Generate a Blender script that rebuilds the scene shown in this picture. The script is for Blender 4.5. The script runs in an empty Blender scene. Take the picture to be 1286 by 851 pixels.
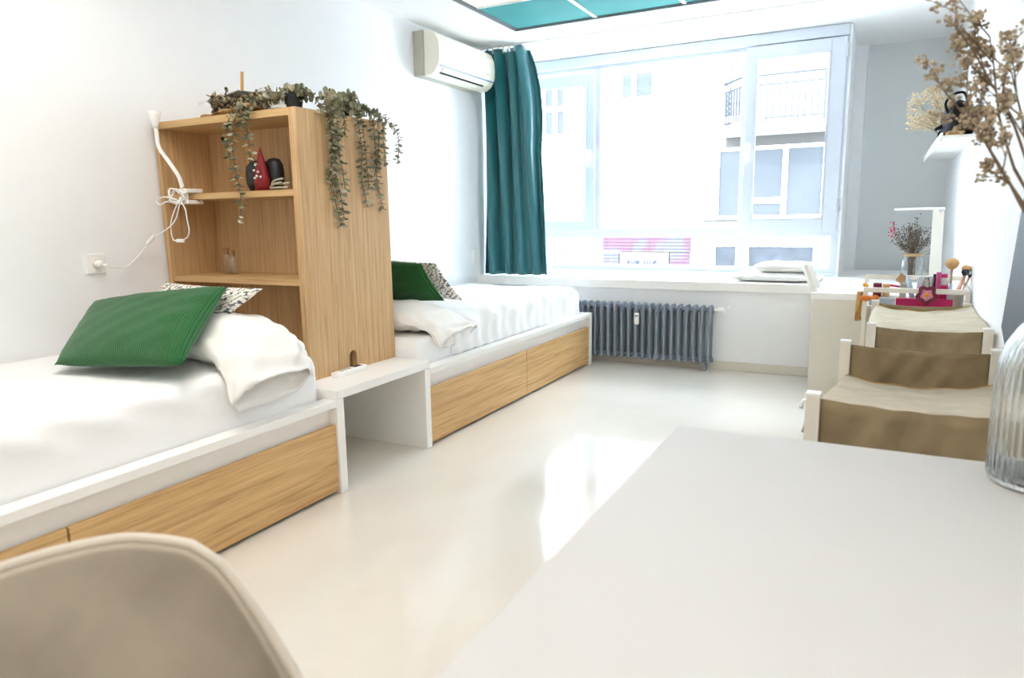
import bpy, bmesh, math, random
from mathutils import Vector, Matrix
random.seed(7)
PI = math.pi
sc = bpy.context.scene
col = sc.collection

# ------------------------------------------------------------------ materials
def lin(c):
    o = []
    for v in c:
        v = v / 255.0
        o.append(v / 12.92 if v <= 0.04045 else ((v + 0.055) / 1.055) ** 2.4)
    return (o[0], o[1], o[2], 1.0)

class NT:
    def __init__(s, name):
        s.m = bpy.data.materials.new(name)
        s.m.use_nodes = True
        s.t = s.m.node_tree
        s.b = s.t.nodes['Principled BSDF']
        s.out = s.t.nodes['Material Output']
    def n(s, typ, **kw):
        nd = s.t.nodes.new(typ)
        for k, v in kw.items():
            if k.startswith('i_'):
                nd.inputs[k[2:].replace('_', ' ')].default_value = v
            else:
                setattr(nd, k, v)
        return nd
    def l(s, a, b):
        s.t.links.new(a, b)

def coords(k, kind='Object', scale=(1, 1, 1), rot=(0, 0, 0)):
    tc = k.n('ShaderNodeTexCoord')
    mp = k.n('ShaderNodeMapping')
    mp.inputs['Scale'].default_value = scale
    mp.inputs['Rotation'].default_value = rot
    k.l(tc.outputs[kind], mp.inputs['Vector'])
    return mp.outputs['Vector']

def ramp(k, fac, stops):
    r = k.n('ShaderNodeValToRGB')
    el = r.color_ramp.elements
    while len(el) < len(stops):
        el.new(0.5)
    for e, (p, c) in zip(el, stops):
        e.position = p
        e.color = c
    k.l(fac, r.inputs['Fac'])
    return r.outputs['Color']

def bump(k, h, strength=0.2, dist=0.01):
    b = k.n('ShaderNodeBump')
    b.inputs['Strength'].default_value = strength
    b.inputs['Distance'].default_value = dist
    k.l(h, b.inputs['Height'])
    k.l(b.outputs['Normal'], k.b.inputs['Normal'])

def plain(name, c, rough=0.5, metal=0.0, spec=0.5, var=0.04, vscale=6.0, bmp=0.0, bscale=200.0, sheen=0.0):
    k = NT(name)
    k.b.inputs['Roughness'].default_value = rough
    k.b.inputs['Metallic'].default_value = metal
    k.b.inputs['Specular IOR Level'].default_value = spec
    if sheen:
        k.b.inputs['Sheen Weight'].default_value = sheen
        k.b.inputs['Sheen Roughness'].default_value = 0.4
    v = coords(k)
    nz = k.n('ShaderNodeTexNoise', i_Scale=vscale, i_Detail=4.0)
    k.l(v, nz.inputs['Vector'])
    a = lin(c)
    d = tuple(x * (1 - var * 2.5) for x in a[:3]) + (1,)
    k.l(ramp(k, nz.outputs['Fac'], [(0.3, d), (0.7, a)]), k.b.inputs['Base Color'])
    if bmp:
        n2 = k.n('ShaderNodeTexNoise', i_Scale=bscale, i_Detail=3.0)
        k.l(v, n2.inputs['Vector'])
        bump(k, n2.outputs['Fac'], bmp, 0.004)
    return k.m

def wood(name, light, dark, axis):
    k = NT(name)
    s = [26, 26, 26]
    s[axis] = 0.9
    v = coords(k, scale=tuple(s))
    n1 = k.n('ShaderNodeTexNoise', i_Scale=1.6, i_Detail=6.0, i_Roughness=0.65, i_Distortion=0.35)
    k.l(v, n1.inputs['Vector'])
    s2 = [170, 170, 170]
    s2[axis] = 5
    v2 = coords(k, scale=tuple(s2))
    n2 = k.n('ShaderNodeTexNoise', i_Scale=1.0, i_Detail=3.0)
    k.l(v2, n2.inputs['Vector'])
    mx = k.n('ShaderNodeMath', operation='ADD')
    m2 = k.n('ShaderNodeMath', operation='MULTIPLY')
    m2.inputs[1].default_value = 0.45
    k.l(n2.outputs['Fac'], m2.inputs[0])
    k.l(n1.outputs['Fac'], mx.inputs[0])
    k.l(m2.outputs[0], mx.inputs[1])
    L, D = lin(light), lin(dark)
    M = tuple((a + b) / 2 for a, b in zip(L, D))
    k.l(ramp(k, mx.outputs[0], [(0.50, D), (0.68, M), (0.92, L)]), k.b.inputs['Base Color'])
    k.b.inputs['Roughness'].default_value = 0.5
    k.b.inputs['Specular IOR Level'].default_value = 0.3
    bump(k, n2.outputs['Fac'], 0.12, 0.002)
    return k.m

def corduroy(name, c, dark, ribs=46):
    k = NT(name)
    v = coords(k, 'UV')
    w = k.n('ShaderNodeTexWave', wave_type='BANDS', bands_direction='X', i_Scale=ribs / 6.2832 * 2.0, i_Distortion=0.5, i_Detail=1.0)
    k.l(v, w.inputs['Vector'])
    nz = k.n('ShaderNodeTexNoise', i_Scale=30.0, i_Detail=4.0)
    k.l(v, nz.inputs['Vector'])
    mx = k.n('ShaderNodeMath', operation='MULTIPLY_ADD')
    mx.inputs[1].default_value = 0.35
    k.l(nz.outputs['Fac'], mx.inputs[0])
    k.l(w.outputs['Fac'], mx.inputs[2])
    k.l(ramp(k, mx.outputs[0], [(0.1, lin(dark)), (0.75, lin(c))]), k.b.inputs['Base Color'])
    k.b.inputs['Roughness'].default_value = 0.85
    k.b.inputs['Specular IOR Level'].default_value = 0.15
    k.b.inputs['Sheen Weight'].default_value = 0.25
    bump(k, w.outputs['Fac'], 0.5, 0.004)
    return k.m

def printed(name):
    k = NT(name)
    v = coords(k, 'UV', scale=(1, 1, 1))
    vo = k.n('ShaderNodeTexVoronoi', feature='F1', i_Scale=3.2)
    k.l(v, vo.inputs['Vector'])
    w = k.n('ShaderNodeTexWave', wave_type='RINGS', rings_direction='SPHERICAL', i_Scale=5.5, i_Distortion=9.0, i_Detail=3.0, i_Detail_Scale=2.5)
    k.l(v, w.inputs['Vector'])
    dots = k.n('ShaderNodeTexVoronoi', feature='F1', i_Scale=42.0)
    k.l(v, dots.inputs['Vector'])
    a = ramp(k, w.outputs['Fac'], [(0.0, lin((84, 88, 96))), (0.16, lin((140, 144, 146))), (0.24, lin((238, 232, 220))), (1.0, lin((245, 240, 230)))])
    b = ramp(k, dots.outputs['Distance'], [(0.0, lin((110, 90, 88))), (0.22, lin((160, 144, 136))), (0.30, lin((255, 255, 255))), (1.0, lin((255, 255, 255)))])
    sel = ramp(k, vo.outputs['Distance'], [(0.30, (0, 0, 0, 1)), (0.42, (1, 1, 1, 1))])
    mul = k.n('ShaderNodeMixRGB', blend_type='MULTIPLY')
    k.l(sel, mul.inputs['Fac'])
    k.l(a, mul.inputs['Color1'])
    k.l(b, mul.inputs['Color2'])
    k.l(mul.outputs['Color'], k.b.inputs['Base Color'])
    k.b.inputs['Roughness'].default_value = 0.85
    k.b.inputs['Specular IOR Level'].default_value = 0.15
    return k.m

def thin_glass(name, tint=(1, 1, 1, 1), rough=0.0, refl=0.5):
    k = NT(name)
    tr = k.n('ShaderNodeBsdfTransparent')
    tr.inputs['Color'].default_value = tint
    gl = k.n('ShaderNodeBsdfGlossy')
    gl.inputs['Roughness'].default_value = rough
    fr = k.n('ShaderNodeLayerWeight', i_Blend=0.5)
    pw_ = k.n('ShaderNodeMath', operation='POWER')
    pw_.inputs[1].default_value = 3.5
    k.l(fr.outputs['Facing'], pw_.inputs[0])
    mu = k.n('ShaderNodeMath', operation='MULTIPLY_ADD')
    mu.inputs[1].default_value = 0.5 * refl
    mu.inputs[2].default_value = 0.04 * refl
    k.l(pw_.outputs[0], mu.inputs[0])
    mx = k.n('ShaderNodeMixShader')
    k.l(mu.outputs[0], mx.inputs[0])
    k.l(tr.outputs[0], mx.inputs[1])
    k.l(gl.outputs[0], mx.inputs[2])
    k.l(mx.outputs[0], k.out.inputs['Surface'])
    return k.m

def foliage(name, cols, rough=0.6):
    k = NT(name)
    g = k.n('ShaderNodeNewGeometry')
    st = [(i / max(1, len(cols) - 1), lin(c)) for i, c in enumerate(cols)]
    k.l(ramp(k, g.outputs['Random Per Island'], st), k.b.inputs['Base Color'])
    k.b.inputs['Roughness'].default_value = rough
    k.b.inputs['Specular IOR Level'].default_value = 0.2
    return k.m

M = {}
M['wall'] = plain('wall_paint', (246, 247, 248), 0.75, spec=0.2, var=0.006, bmp=0.10, bscale=160)
M['wallgrey'] = plain('grey_wall', (226, 229, 229), 0.75, spec=0.2, var=0.006, bmp=0.06, bscale=160)  # slightly greyer than the other walls
M['ceil'] = plain('ceiling_paint', (247, 247, 246), 0.8, spec=0.15, var=0.005)
M['white'] = plain('white_lacquer', (244, 242, 238), 0.42, spec=0.4, var=0.006, bmp=0.03, bscale=260)
M['cream'] = plain('cream_lacquer', (224, 218, 206), 0.45, spec=0.35, var=0.01, bmp=0.03, bscale=260)
M['tabletop'] = plain('white_tabletop', (200, 199, 197), 0.55, spec=0.2, var=0.006, vscale=3, bmp=0.05, bscale=420)
M['pvc'] = plain('white_window_frame', (206, 212, 222), 0.35, spec=0.45, var=0.004)
M['sheet'] = plain('white_bed_linen', (247, 247, 247), 0.9, spec=0.1, var=0.006, bmp=0.12, bscale=14, sheen=0.1)
M['pillowcase'] = plain('white_pillow_linen', (245, 243, 239), 0.9, spec=0.1, var=0.01, bmp=0.25, bscale=11, sheen=0.1)
M['oakv'] = wood('oak_upright_grain', (218, 184, 138), (178, 140, 96), 2)
M['oakh'] = wood('oak_level_grain', (222, 184, 130), (178, 138, 88), 1)
M['oakx'] = wood('oak_cross_grain', (210, 176, 126), (178, 140, 92), 0)
M['green'] = corduroy('green_corduroy', (36, 104, 50), (16, 66, 30), 66)
M['darkgreen'] = corduroy('dark_green_corduroy', (40, 100, 50), (8, 34, 20), 40)
M['print'] = printed('printed_cotton')
M['curtain'] = plain('teal_satin_cloth', (38, 110, 117), 0.34, spec=0.6, var=0.03, vscale=30, bmp=0.1, bscale=300, sheen=0.5)
M['teal'] = plain('teal_panel_felt', (78, 154, 154), 0.7, spec=0.2, var=0.03, vscale=3)
M['creampanel'] = plain('cream_panel_felt', (252, 248, 236), 0.7, spec=0.2, var=0.01)
M['greyedge'] = plain('grey_metal_edge', (150, 152, 156), 0.4, metal=0.3)
M['rad'] = plain('slate_radiator_paint', (136, 146, 160), 0.24, metal=0.0, spec=0.5, var=0.05)
M['ac'] = plain('ivory_plastic', (240, 236, 218), 0.35, spec=0.4, var=0.006)
M['acgrey'] = plain('grey_plastic', (190, 186, 170), 0.4, spec=0.4)
M['acblue'] = plain('blue_grey_trim', (120, 148, 176), 0.3)
M['plastic'] = plain('white_plastic', (245, 244, 240), 0.35, spec=0.45, var=0.004)
M['black'] = plain('black_plastic', (22, 24, 28), 0.5)
M['blackbag'] = plain('black_leather', (16, 17, 19), 0.7, spec=0.2, bmp=0.15, bscale=120)
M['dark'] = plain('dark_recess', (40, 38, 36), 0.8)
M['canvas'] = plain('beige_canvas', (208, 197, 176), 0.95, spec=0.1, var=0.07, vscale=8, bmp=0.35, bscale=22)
M['canvas_shade'] = plain('shaded_beige_canvas', (156, 138, 108), 0.95, spec=0.1, var=0.12, vscale=9, bmp=0.4, bscale=20)  # the beige canvas again, darkened for shade on the upright bands
M['frame'] = plain('off_white_metal', (226, 220, 208), 0.4, spec=0.4, var=0.006)
M['velvet'] = plain('taupe_velvet', (186, 174, 156), 0.8, spec=0.15, var=0.10, vscale=7, bmp=0.12, bscale=30, sheen=0.6)
M['piping'] = plain('pale_velvet_edge', (206, 196, 180), 0.7, spec=0.2, sheen=0.5)
M['slate'] = plain('slate_blue_paint', (82, 94, 106), 0.5)
M['paper'] = plain('brown_paper', (186, 150, 104), 0.8, var=0.08, vscale=14)
M['cello'] = plain('milky_wrap', (226, 226, 222), 0.35, spec=0.5, var=0.05, vscale=30)
M['glass'] = thin_glass('window_glass', (0.97, 0.985, 1, 1), 0.0, 0.6)
M['jarglass'] = thin_glass('jar_glass', (0.975, 0.985, 0.985, 1), 0.02, 1.0)
M['twine'] = plain('tan_twine', (186, 160, 122), 0.9)
M['cork'] = plain('cork', (170, 126, 80), 0.9, var=0.1, vscale=60)
M['stick'] = plain('pale_wood_stick', (206, 158, 92), 0.7)
M['leaf'] = foliage('eucalyptus_leaf', [(106, 116, 92), (150, 152, 124), (122, 130, 108), (192, 184, 158), (92, 102, 82), (172, 158, 134)])
M['stem'] = plain('brown_stem', (112, 92, 66), 0.8)
M['driedmix'] = foliage('dried_bouquet', [(58, 40, 26), (92, 70, 42), (176, 156, 120), (70, 74, 40), (44, 38, 24), (224, 210, 184), (36, 28, 20)])
M['buds'] = foliage('beige_dried_buds', [(164, 146, 120), (186, 168, 142), (134, 118, 96), (202, 188, 164)])
M['twig'] = plain('dry_twig', (112, 92, 70), 0.8)
M['lav'] = foliage('small_dried_flowers', [(104, 110, 130), (126, 116, 96), (92, 84, 66), (140, 130, 112), (84, 92, 116), (116, 98, 78)])
M['pinkbuds'] = foliage('pink_dried_buds', [(208, 44, 96), (184, 60, 106)])
M['paleflower'] = foliage('pale_dried_florets', [(214, 196, 160), (196, 174, 136), (226, 212, 182)])
M['red'] = plain('deep_red', (150, 24, 36), 0.5, var=0.1)
M['magenta'] = plain('magenta', (200, 26, 96), 0.45)
M['pinkm'] = plain('pink', (224, 92, 150), 0.4)
M['maroon'] = plain('maroon_petal', (128, 26, 54), 0.5, var=0.15, vscale=40)
M['pinkpetal'] = plain('pale_pink_petal', (226, 150, 180), 0.5, var=0.15, vscale=40)
M['yellow'] = plain('golden_yellow', (232, 160, 32), 0.5)
M['orange'] = plain('orange', (222, 120, 26), 0.6)
M['scarf'] = plain('mustard_cloth', (208, 160, 92), 0.85, var=0.15, vscale=30)
M['silver'] = plain('silver_metal', (200, 202, 206), 0.25, metal=0.9)
M['skin'] = plain('tan_bristle', (206, 162, 108), 0.8, var=0.06, vscale=60)
M['darkbr'] = plain('dark_bristle', (50, 52, 62), 0.8)
M['rose'] = plain('rose_gold', (206, 150, 128), 0.3, metal=0.5)
M['tealp'] = plain('teal_plastic', (46, 92, 98), 0.4)
M['blueg'] = plain('pale_blue_plastic', (186, 200, 216), 0.4)
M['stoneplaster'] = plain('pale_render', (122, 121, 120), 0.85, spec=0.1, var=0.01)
M['extgrey'] = plain('grey_soffit', (56, 55, 53), 0.9, spec=0.0, var=0.03)
M['extrail'] = plain('blue_grey_railing', (18, 24, 34), 0.5, metal=0.2)
M['extpane'] = plain('far_window_pane', (51, 54, 57), 0.4, spec=0.1, var=0.06, vscale=1.2)
M['extdark'] = plain('far_dark_pane', (43, 46, 50), 0.4, spec=0.1, var=0.15, vscale=4)
M['shutter'] = None
M['signcream'] = plain('cream_sign', (80, 76, 70), 0.9, spec=0.0)
M['letter'] = plain('blue_lettering', (34, 42, 58), 0.9, spec=0.0)
M['street'] = plain('pale_street', (190, 188, 184), 0.9, var=0.03)

def stripes(name, cols, freq):
    k = NT(name)
    v = coords(k)
    w = k.n('ShaderNodeTexWave', wave_type='BANDS', bands_direction='Z', i_Scale=freq, i_Distortion=0.2)
    k.l(v, w.inputs['Vector'])
    nz = k.n('ShaderNodeTexNoise', i_Scale=2.2, i_Detail=4.0)
    k.l(v, nz.inputs['Vector'])
    a = ramp(k, w.outputs['Fac'], [(0.35, lin(cols[0])), (0.55, lin(cols[1]))])
    b = ramp(k, w.outputs['Fac'], [(0.35, lin(cols[2])), (0.55, lin(cols[3]))])
    mx = k.n('ShaderNodeMixRGB')
    sel = ramp(k, nz.outputs['Fac'], [(0.46, (0, 0, 0, 1)), (0.56, (1, 1, 1, 1))])
    k.l(sel, mx.inputs['Fac'])
    k.l(a, mx.inputs['Color1'])
    k.l(b, mx.inputs['Color2'])
    k.l(mx.outputs['Color'], k.b.inputs['Base Color'])
    k.b.inputs['Roughness'].default_value = 0.9
    k.b.inputs['Specular IOR Level'].default_value = 0.0
    return k.m
M['shutter'] = stripes('red_grey_shutter', [(46, 49, 53), (68, 66, 63), (58, 40, 50), (65, 55, 58)], 4.2)
M['louvre'] = stripes('pale_louvre', [(50, 54, 60), (122, 122, 122), (54, 58, 64), (122, 122, 122)], 5.0)

def floor_mat():
    k = NT('cream_resin_floor')
    v = coords(k)
    n1 = k.n('ShaderNodeTexNoise', i_Scale=1.3, i_Detail=6.0, i_Roughness=0.6)
    k.l(v, n1.inputs['Vector'])
    k.l(ramp(k, n1.outputs['Fac'], [(0.25, lin((222, 214, 202))), (0.5, lin((228, 221, 210))), (0.75, lin((232, 226, 216)))]), k.b.inputs['Base Color'])
    n2 = k.n('ShaderNodeTexNoise', i_Scale=2.4, i_Detail=5.0)
    k.l(v, n2.inputs['Vector'])
    k.l(ramp(k, n2.outputs['Fac'], [(0.3, (0.05, 0.05, 0.05, 1)), (0.7, (0.15, 0.15, 0.15, 1))]), k.b.inputs['Roughness'])
    k.b.inputs['Specular IOR Level'].default_value = 0.5
    n3 = k.n('ShaderNodeTexNoise', i_Scale=3.0, i_Detail=2.0)
    k.l(v, n3.inputs['Vector'])
    bump(k, n3.outputs['Fac'], 0.06, 0.02)
    return k.m
M['floor'] = floor_mat()

def brick_mat():
    k = NT('pale_brick')
    v = coords(k, rot=(PI / 2, 0, 0))
    b = k.n('ShaderNodeTexBrick', i_Scale=5.0)
    b.inputs['Color1'].default_value = lin((120, 118, 114))
    b.inputs['Color2'].default_value = lin((112, 110, 106))
    b.inputs['Mortar'].default_value = lin((34, 36, 40))
    b.inputs['Mortar Size'].default_value = 0.04
    k.l(v, b.inputs['Vector'])
    k.l(b.outputs['Color'], k.b.inputs['Base Color'])
    k.b.inputs['Roughness'].default_value = 0.9
    return k.m
M['brick'] = brick_mat()

def ribglass():
    k = NT('ribbed_clear_glass')
    k.t.nodes.remove(k.b)
    g = k.n('ShaderNodeBsdfGlass', i_IOR=1.45, i_Roughness=0.0)
    g.inputs['Color'].default_value = (0.97, 0.98, 0.98, 1)
    k.l(g.outputs[0], k.out.inputs['Surface'])
    return k.m
M['ribglass'] = ribglass()

# ------------------------------------------------------------------ mesh building
class MB:
    def __init__(s):
        s.v, s.f, s.uv = [], [], []
    def add(s, vs, fs, uvs=None):
        o = len(s.v)
        s.v += [Vector(p) for p in vs]
        s.f += [tuple(i + o for i in f) for f in fs]
        s.uv += list(uvs) if uvs else [(0, 0)] * len(vs)
        return s
    def box(s, x0, x1, y0, y1, z0, z1):
        vs = [(x, y, z) for z in (z0, z1) for y in (y0, y1) for x in (x0, x1)]
        return s.add(vs, [(0, 2, 3, 1), (4, 5, 7, 6), (0, 1, 5, 4), (2, 6, 7, 3), (0, 4, 6, 2), (1, 3, 7, 5)])
    def tube(s, pts, r, n=8, caps=True, closed=False):
        pts = [Vector(p) for p in pts]
        m = len(pts)
        rs = r if isinstance(r, (list, tuple)) else [r] * m
        vs, fs = [], []
        up = None
        for i, p in enumerate(pts):
            if closed:
                t = pts[(i + 1) % m] - pts[i - 1]
            else:
                t = pts[min(i + 1, m - 1)] - pts[max(i - 1, 0)]
            if t.length < 1e-9:
                t = Vector((0, 0, 1))
            t.normalize()
            if up is None:
                up = Vector((0, 0, 1)) if abs(t.z) < 0.9 else Vector((1, 0, 0))
            a = t.cross(up)
            if a.length < 1e-6:
                a = t.orthogonal()
            a.normalize()
            b = a.cross(t).normalized()
            up = b
            for j in range(n):
                q = 2 * PI * j / n
                vs.append(p + (a * math.cos(q) + b * math.sin(q)) * rs[i])
        for i in range(m if closed else m - 1):
            k = (i + 1) % m
            for j in range(n):
                fs.append((i * n + j, i * n + (j + 1) % n, k * n + (j + 1) % n, k * n + j))
        if caps and not closed:
            fs.append(tuple(range(n - 1, -1, -1)))
            fs.append(tuple((m - 1) * n + j for j in range(n)))
        return s.add(vs, fs)
    def lathe(s, prof, c=(0, 0, 0), n=24, rib=None, axis=(0, 0, 1)):
        c = Vector(c)
        q = Vector((0, 0, 1)).rotation_difference(Vector(axis).normalized())
        vs, fs = [], []
        m = len(prof)
        for (r, z) in prof:
            for j in range(n):
                a = 2 * PI * j / n
                rr = r * (1 + (rib[0] * math.cos(rib[1] * a) if rib and r > 1e-5 else 0))
                vs.append(c + q @ Vector((rr * math.cos(a), rr * math.sin(a), z)))
        for i in range(m - 1):
            for j in range(n):
                fs.append((i * n + j, i * n + (j + 1) % n, (i + 1) * n + (j + 1) % n, (i + 1) * n + j))
        if prof[0][0] > 1e-6:
            fs.append(tuple(range(n - 1, -1, -1)))
        if prof[-1][0] > 1e-6:
            fs.append(tuple((m - 1) * n + j for j in range(n)))
        return s.add(vs, fs)
    def grid(s, fn, nu, nv, wrap_u=False):
        vs, uvs, fs = [], [], []
        for j in range(nv + 1):
            for i in range(nu if wrap_u else nu + 1):
                u, v = i / nu, j / nv
                vs.append(fn(u, v))
                uvs.append((u, v))
        w = nu if wrap_u else nu + 1
        for j in range(nv):
            for i in range(nu):
                a, b = j * w + i, j * w + (i + 1) % w
                fs.append((a, b, b + w, a + w))
        return s.add(vs, fs, uvs)
    def prism(s, poly, a0, a1, axis='y'):
        """poly of 2-D points pulled along an axis (y: poly is x,z)"""
        n = len(poly)
        def P(p, a):
            if axis == 'y': return (p[0], a, p[1])
            if axis == 'x': return (a, p[0], p[1])
            return (p[0], p[1], a)
        vs = [P(p, a0) for p in poly] + [P(p, a1) for p in poly]
        fs = [tuple(range(n)), tuple(range(2 * n - 1, n - 1, -1))]
        fs += [(i, n + i, n + (i + 1) % n, (i + 1) % n) for i in range(n)]
        return s.add(vs, fs)
    def ball(s, c, r, n=8, m=5, sq=(1, 1, 1)):
        c = Vector(c)
        prof = [(math.sin(PI * i / m) * r, -math.cos(PI * i / m) * r) for i in range(m + 1)]
        o = len(s.v)
        s.lathe([(max(a, 1e-7), b) for a, b in prof], (0, 0, 0), n)
        for i in range(o, len(s.v)):
            p = s.v[i]
            s.v[i] = Vector((p.x * sq[0], p.y * sq[1], p.z * sq[2])) + c
        return s
    def xf(s, mat):
        s.v = [mat @ p for p in s.v]
        return s

def obj(name, mb, mat, parent=None, loc=None, smooth=False, bevel=0, seg=2, subsurf=0, solid=0, weld=False, label=None):
    o0 = Vector((0, 0, 0))
    if parent is not None:
        p = parent
        while p is not None:
            o0 = o0 + p.location
            p = p.parent
    if loc is None:
        L = Vector((0, 0, 0))
        if parent is None and mb.v:
            xs = [v.x for v in mb.v]; ys = [v.y for v in mb.v]; zs = [v.z for v in mb.v]
            L = Vector(((min(xs) + max(xs)) / 2, (min(ys) + max(ys)) / 2, min(zs)))
    else:
        L = Vector(loc)
    me = bpy.data.meshes.new(name)
    if parent is None:
        me.from_pydata([v - L for v in mb.v], [], mb.f)
    else:
        me.from_pydata([v - o0 for v in mb.v], [], mb.f)
    me.materials.append(M[mat] if isinstance(mat, str) else mat)
    uvl = me.uv_layers.new(name='UVMap')
    for lp in me.loops:
        uvl.data[lp.index].uv = mb.uv[lp.vertex_index]
    bm = bmesh.new()
    bm.from_mesh(me)
    if weld:
        bmesh.ops.remove_doubles(bm, verts=bm.verts, dist=1e-5)
    bmesh.ops.recalc_face_normals(bm, faces=bm.faces)
    bm.to_mesh(me)
    bm.free()
    if smooth:
        for p in me.polygons:
            p.use_smooth = True
    ob = bpy.data.objects.new(name, me)
    col.objects.link(ob)
    if parent is not None:
        ob.parent = parent
    else:
        ob.location = L
    if solid:
        md = ob.modifiers.new('Solid', 'SOLIDIFY'); md.thickness = solid; md.offset = 0
    if bevel:
        md = ob.modifiers.new('Bevel', 'BEVEL'); md.width = bevel; md.segments = seg; md.limit_method = 'ANGLE'; md.angle_limit = 0.6
    if subsurf:
        md = ob.modifiers.new('Subd', 'SUBSURF'); md.levels = subsurf; md.render_levels = subsurf
    if label:
        ob['label'] = label
    return ob

def thing(name, label, cat, loc=(0, 0, 0), group=None, rotz=0.0):
    o = bpy.data.objects.new(name, None)
    o.empty_display_size = 0.05
    col.objects.link(o)
    o.location = loc
    o.rotation_euler = (0, 0, rotz)
    o['label'] = label
    o['category'] = cat
    if group: o['group'] = group
    return o

def tag(o, label, cat, group=None, kind=None):
    o['label'] = label
    o['category'] = cat
    if group: o['group'] = group
    if kind: o['kind'] = kind
    return o

def struct(name, mb, mat, label=None, cat=None, **kw):
    o = obj(name, mb, mat, **kw)
    o['kind'] = 'structure'
    if label: o['label'] = label
    if cat: o['category'] = cat
    return o

def sempty(name, loc, label, cat):
    o = thing(name, label, cat, loc)
    o['kind'] = 'structure'
    return o

def bez(pts, n=8):
    """smooth path through points (Catmull-Rom)"""
    P = [Vector(p) for p in pts]
    P = [P[0] * 2 - P[1]] + P + [P[-1] * 2 - P[-2]]
    out = []
    for i in range(1, len(P) - 2):
        a, b, c, d = P[i - 1], P[i], P[i + 1], P[i + 2]
        for k in range(n):
            t = k / n
            out.append(0.5 * ((2 * b) + (c - a) * t + (2 * a - 5 * b + 4 * c - d) * t * t + (3 * b - a - 3 * c + d) * t ** 3))
    out.append(P[-2])
    return out

def wob(x, y, s=1.0, seed=0.0):
    return (math.sin(x * 3.1 * s + seed) + math.sin(y * 4.3 * s + 1.7 * seed + 1.3) + math.sin((x + y) * 5.7 * s + seed * 0.7) + 0.5 * math.sin((x * 2 - y) * 9.1 * s + seed)) / 3.5

# ------------------------------------------------------------------ camera
f_px, yaw, pitch, roll = 885.0, 0.4813, -0.1691, -0.0158
cy, sy = math.cos(yaw), math.sin(yaw)
cp, sp = math.cos(pitch), math.sin(pitch)
fw = Vector((-sy * cp, cy * cp, sp))
rt0 = Vector((cy, sy, 0))
up0 = rt0.cross(fw)
rt = rt0 * math.cos(roll) + up0 * math.sin(roll)
up = -rt0 * math.sin(roll) + up0 * math.cos(roll)
cd = bpy.data.cameras.new('Camera')
cam = bpy.data.objects.new('Camera', cd)
col.objects.link(cam)
mw = Matrix(((rt.x, up.x, -fw.x, 3.5287), (rt.y, up.y, -fw.y, 0.0), (rt.z, up.z, -fw.z, 1.3025), (0, 0, 0, 1)))
cam.matrix_world = mw
cd.sensor_width = 36.0
cd.lens = f_px / 1286.0 * 36.0
cd.clip_start = 0.02
cd.dof.use_dof = True
cd.dof.focus_distance = 4.2
cd.dof.aperture_fstop = 3.6
sc.camera = cam

# ------------------------------------------------------------------ room shell
H = 2.9
struct('floor', MB().box(-0.1, 4.14, -2.3, 8.1, -0.1, 0), 'floor', 'glossy cream poured resin floor', 'floor')
struct('wall_left', MB().box(-0.1, 0, -2.3, 7.1, 0, 3.05), 'wall', 'white painted wall behind the beds', 'wall')
struct('wall_right', MB().box(4.04, 4.14, -2.3, 8.1, 0, 3.05), 'wall', 'white painted wall beside the desk', 'wall')
struct('wall_rear', MB().box(-0.1, 4.14, -2.4, -2.3, 0, 3.05), 'wall', 'white wall behind the viewer', 'wall')
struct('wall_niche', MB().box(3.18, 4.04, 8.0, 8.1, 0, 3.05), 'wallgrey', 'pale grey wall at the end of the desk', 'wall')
struct('wall_jamb', MB().box(3.18, 3.2, 7.0, 8.0, 0, 3.05), 'wall', 'white side of the window bay', 'wall')
struct('wall_column', MB().prism([(3.2, 8.0), (3.2, 7.93), (3.30, 7.96), (3.305, 8.0)], 0, 3.05, axis='z'), 'wall', 'white strip of wall between window and desk', 'wall')
struct('wall_back', MB().box(0, 3.09, 6.07, 7.06, 0, 0.672), 'wall', 'white low wall behind the radiator', 'wall')
struct('baseboard_back', MB().box(0, 3.08, 6.055, 6.07, 0, 0.075), 'cream', 'cream skirting below the radiator wall', 'skirting', bevel=0.003)
# ceiling with a shallow tray of panels
cl = MB()
HX0, HX1, HY0, HY1 = 0.60, 3.54, 2.95, 5.765
cl.box(-0.1, HX0, -2.3, 8.1, H, 3.05).box(HX1, 4.14, -2.3, 8.1, H, 3.05)
cl.box(HX0, HX1, -2.3, HY0, H, 3.05).box(HX0, HX1, HY1, 8.1, H, 3.05).box(HX0, HX1, HY0, HY1, 2.95, 3.05)
struct('ceiling', cl, 'ceil', 'white ceiling with a tray of felt panels', 'ceiling')
fr = MB()
for a in (HX0, HX1 - 0.012): fr.box(a, a + 0.012, HY0, HY1, 2.897, 2.945)
for a in (HY0, HY1 - 0.012): fr.box(HX0 + 0.012, HX1 - 0.012, a, a + 0.012, 2.897, 2.945)
struct('trim_1', fr, 'greyedge', 'thin grey metal edge around the ceiling panels', 'trim')
bars = MB()
pw = (HX1 - HX0 - 0.024) / 4
py = (HY1 - HY0 - 0.024) / 4
for i in range(1, 4): bars.box(HX0 + 0.012 + i * pw - 0.014, HX0 + 0.012 + i * pw + 0.014, HY0 + 0.012, HY1 - 0.012, 2.908, 2.935)
for j in range(1, 4):
    for i in range(4):
        bars.box(HX0 + 0.027 + i * pw, HX0 + pw - 0.003 + i * pw, HY0 + 0.012 + j * py - 0.006, HY0 + 0.012 + j * py + 0.006, 2.908, 2.935)
struct('trim_2', bars, 'plastic', 'white bars between the ceiling panels', 'trim')
pos = ['nearest the air conditioner', 'second along from the air conditioner', 'third along from the air conditioner', 'furthest from the air conditioner']
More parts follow.
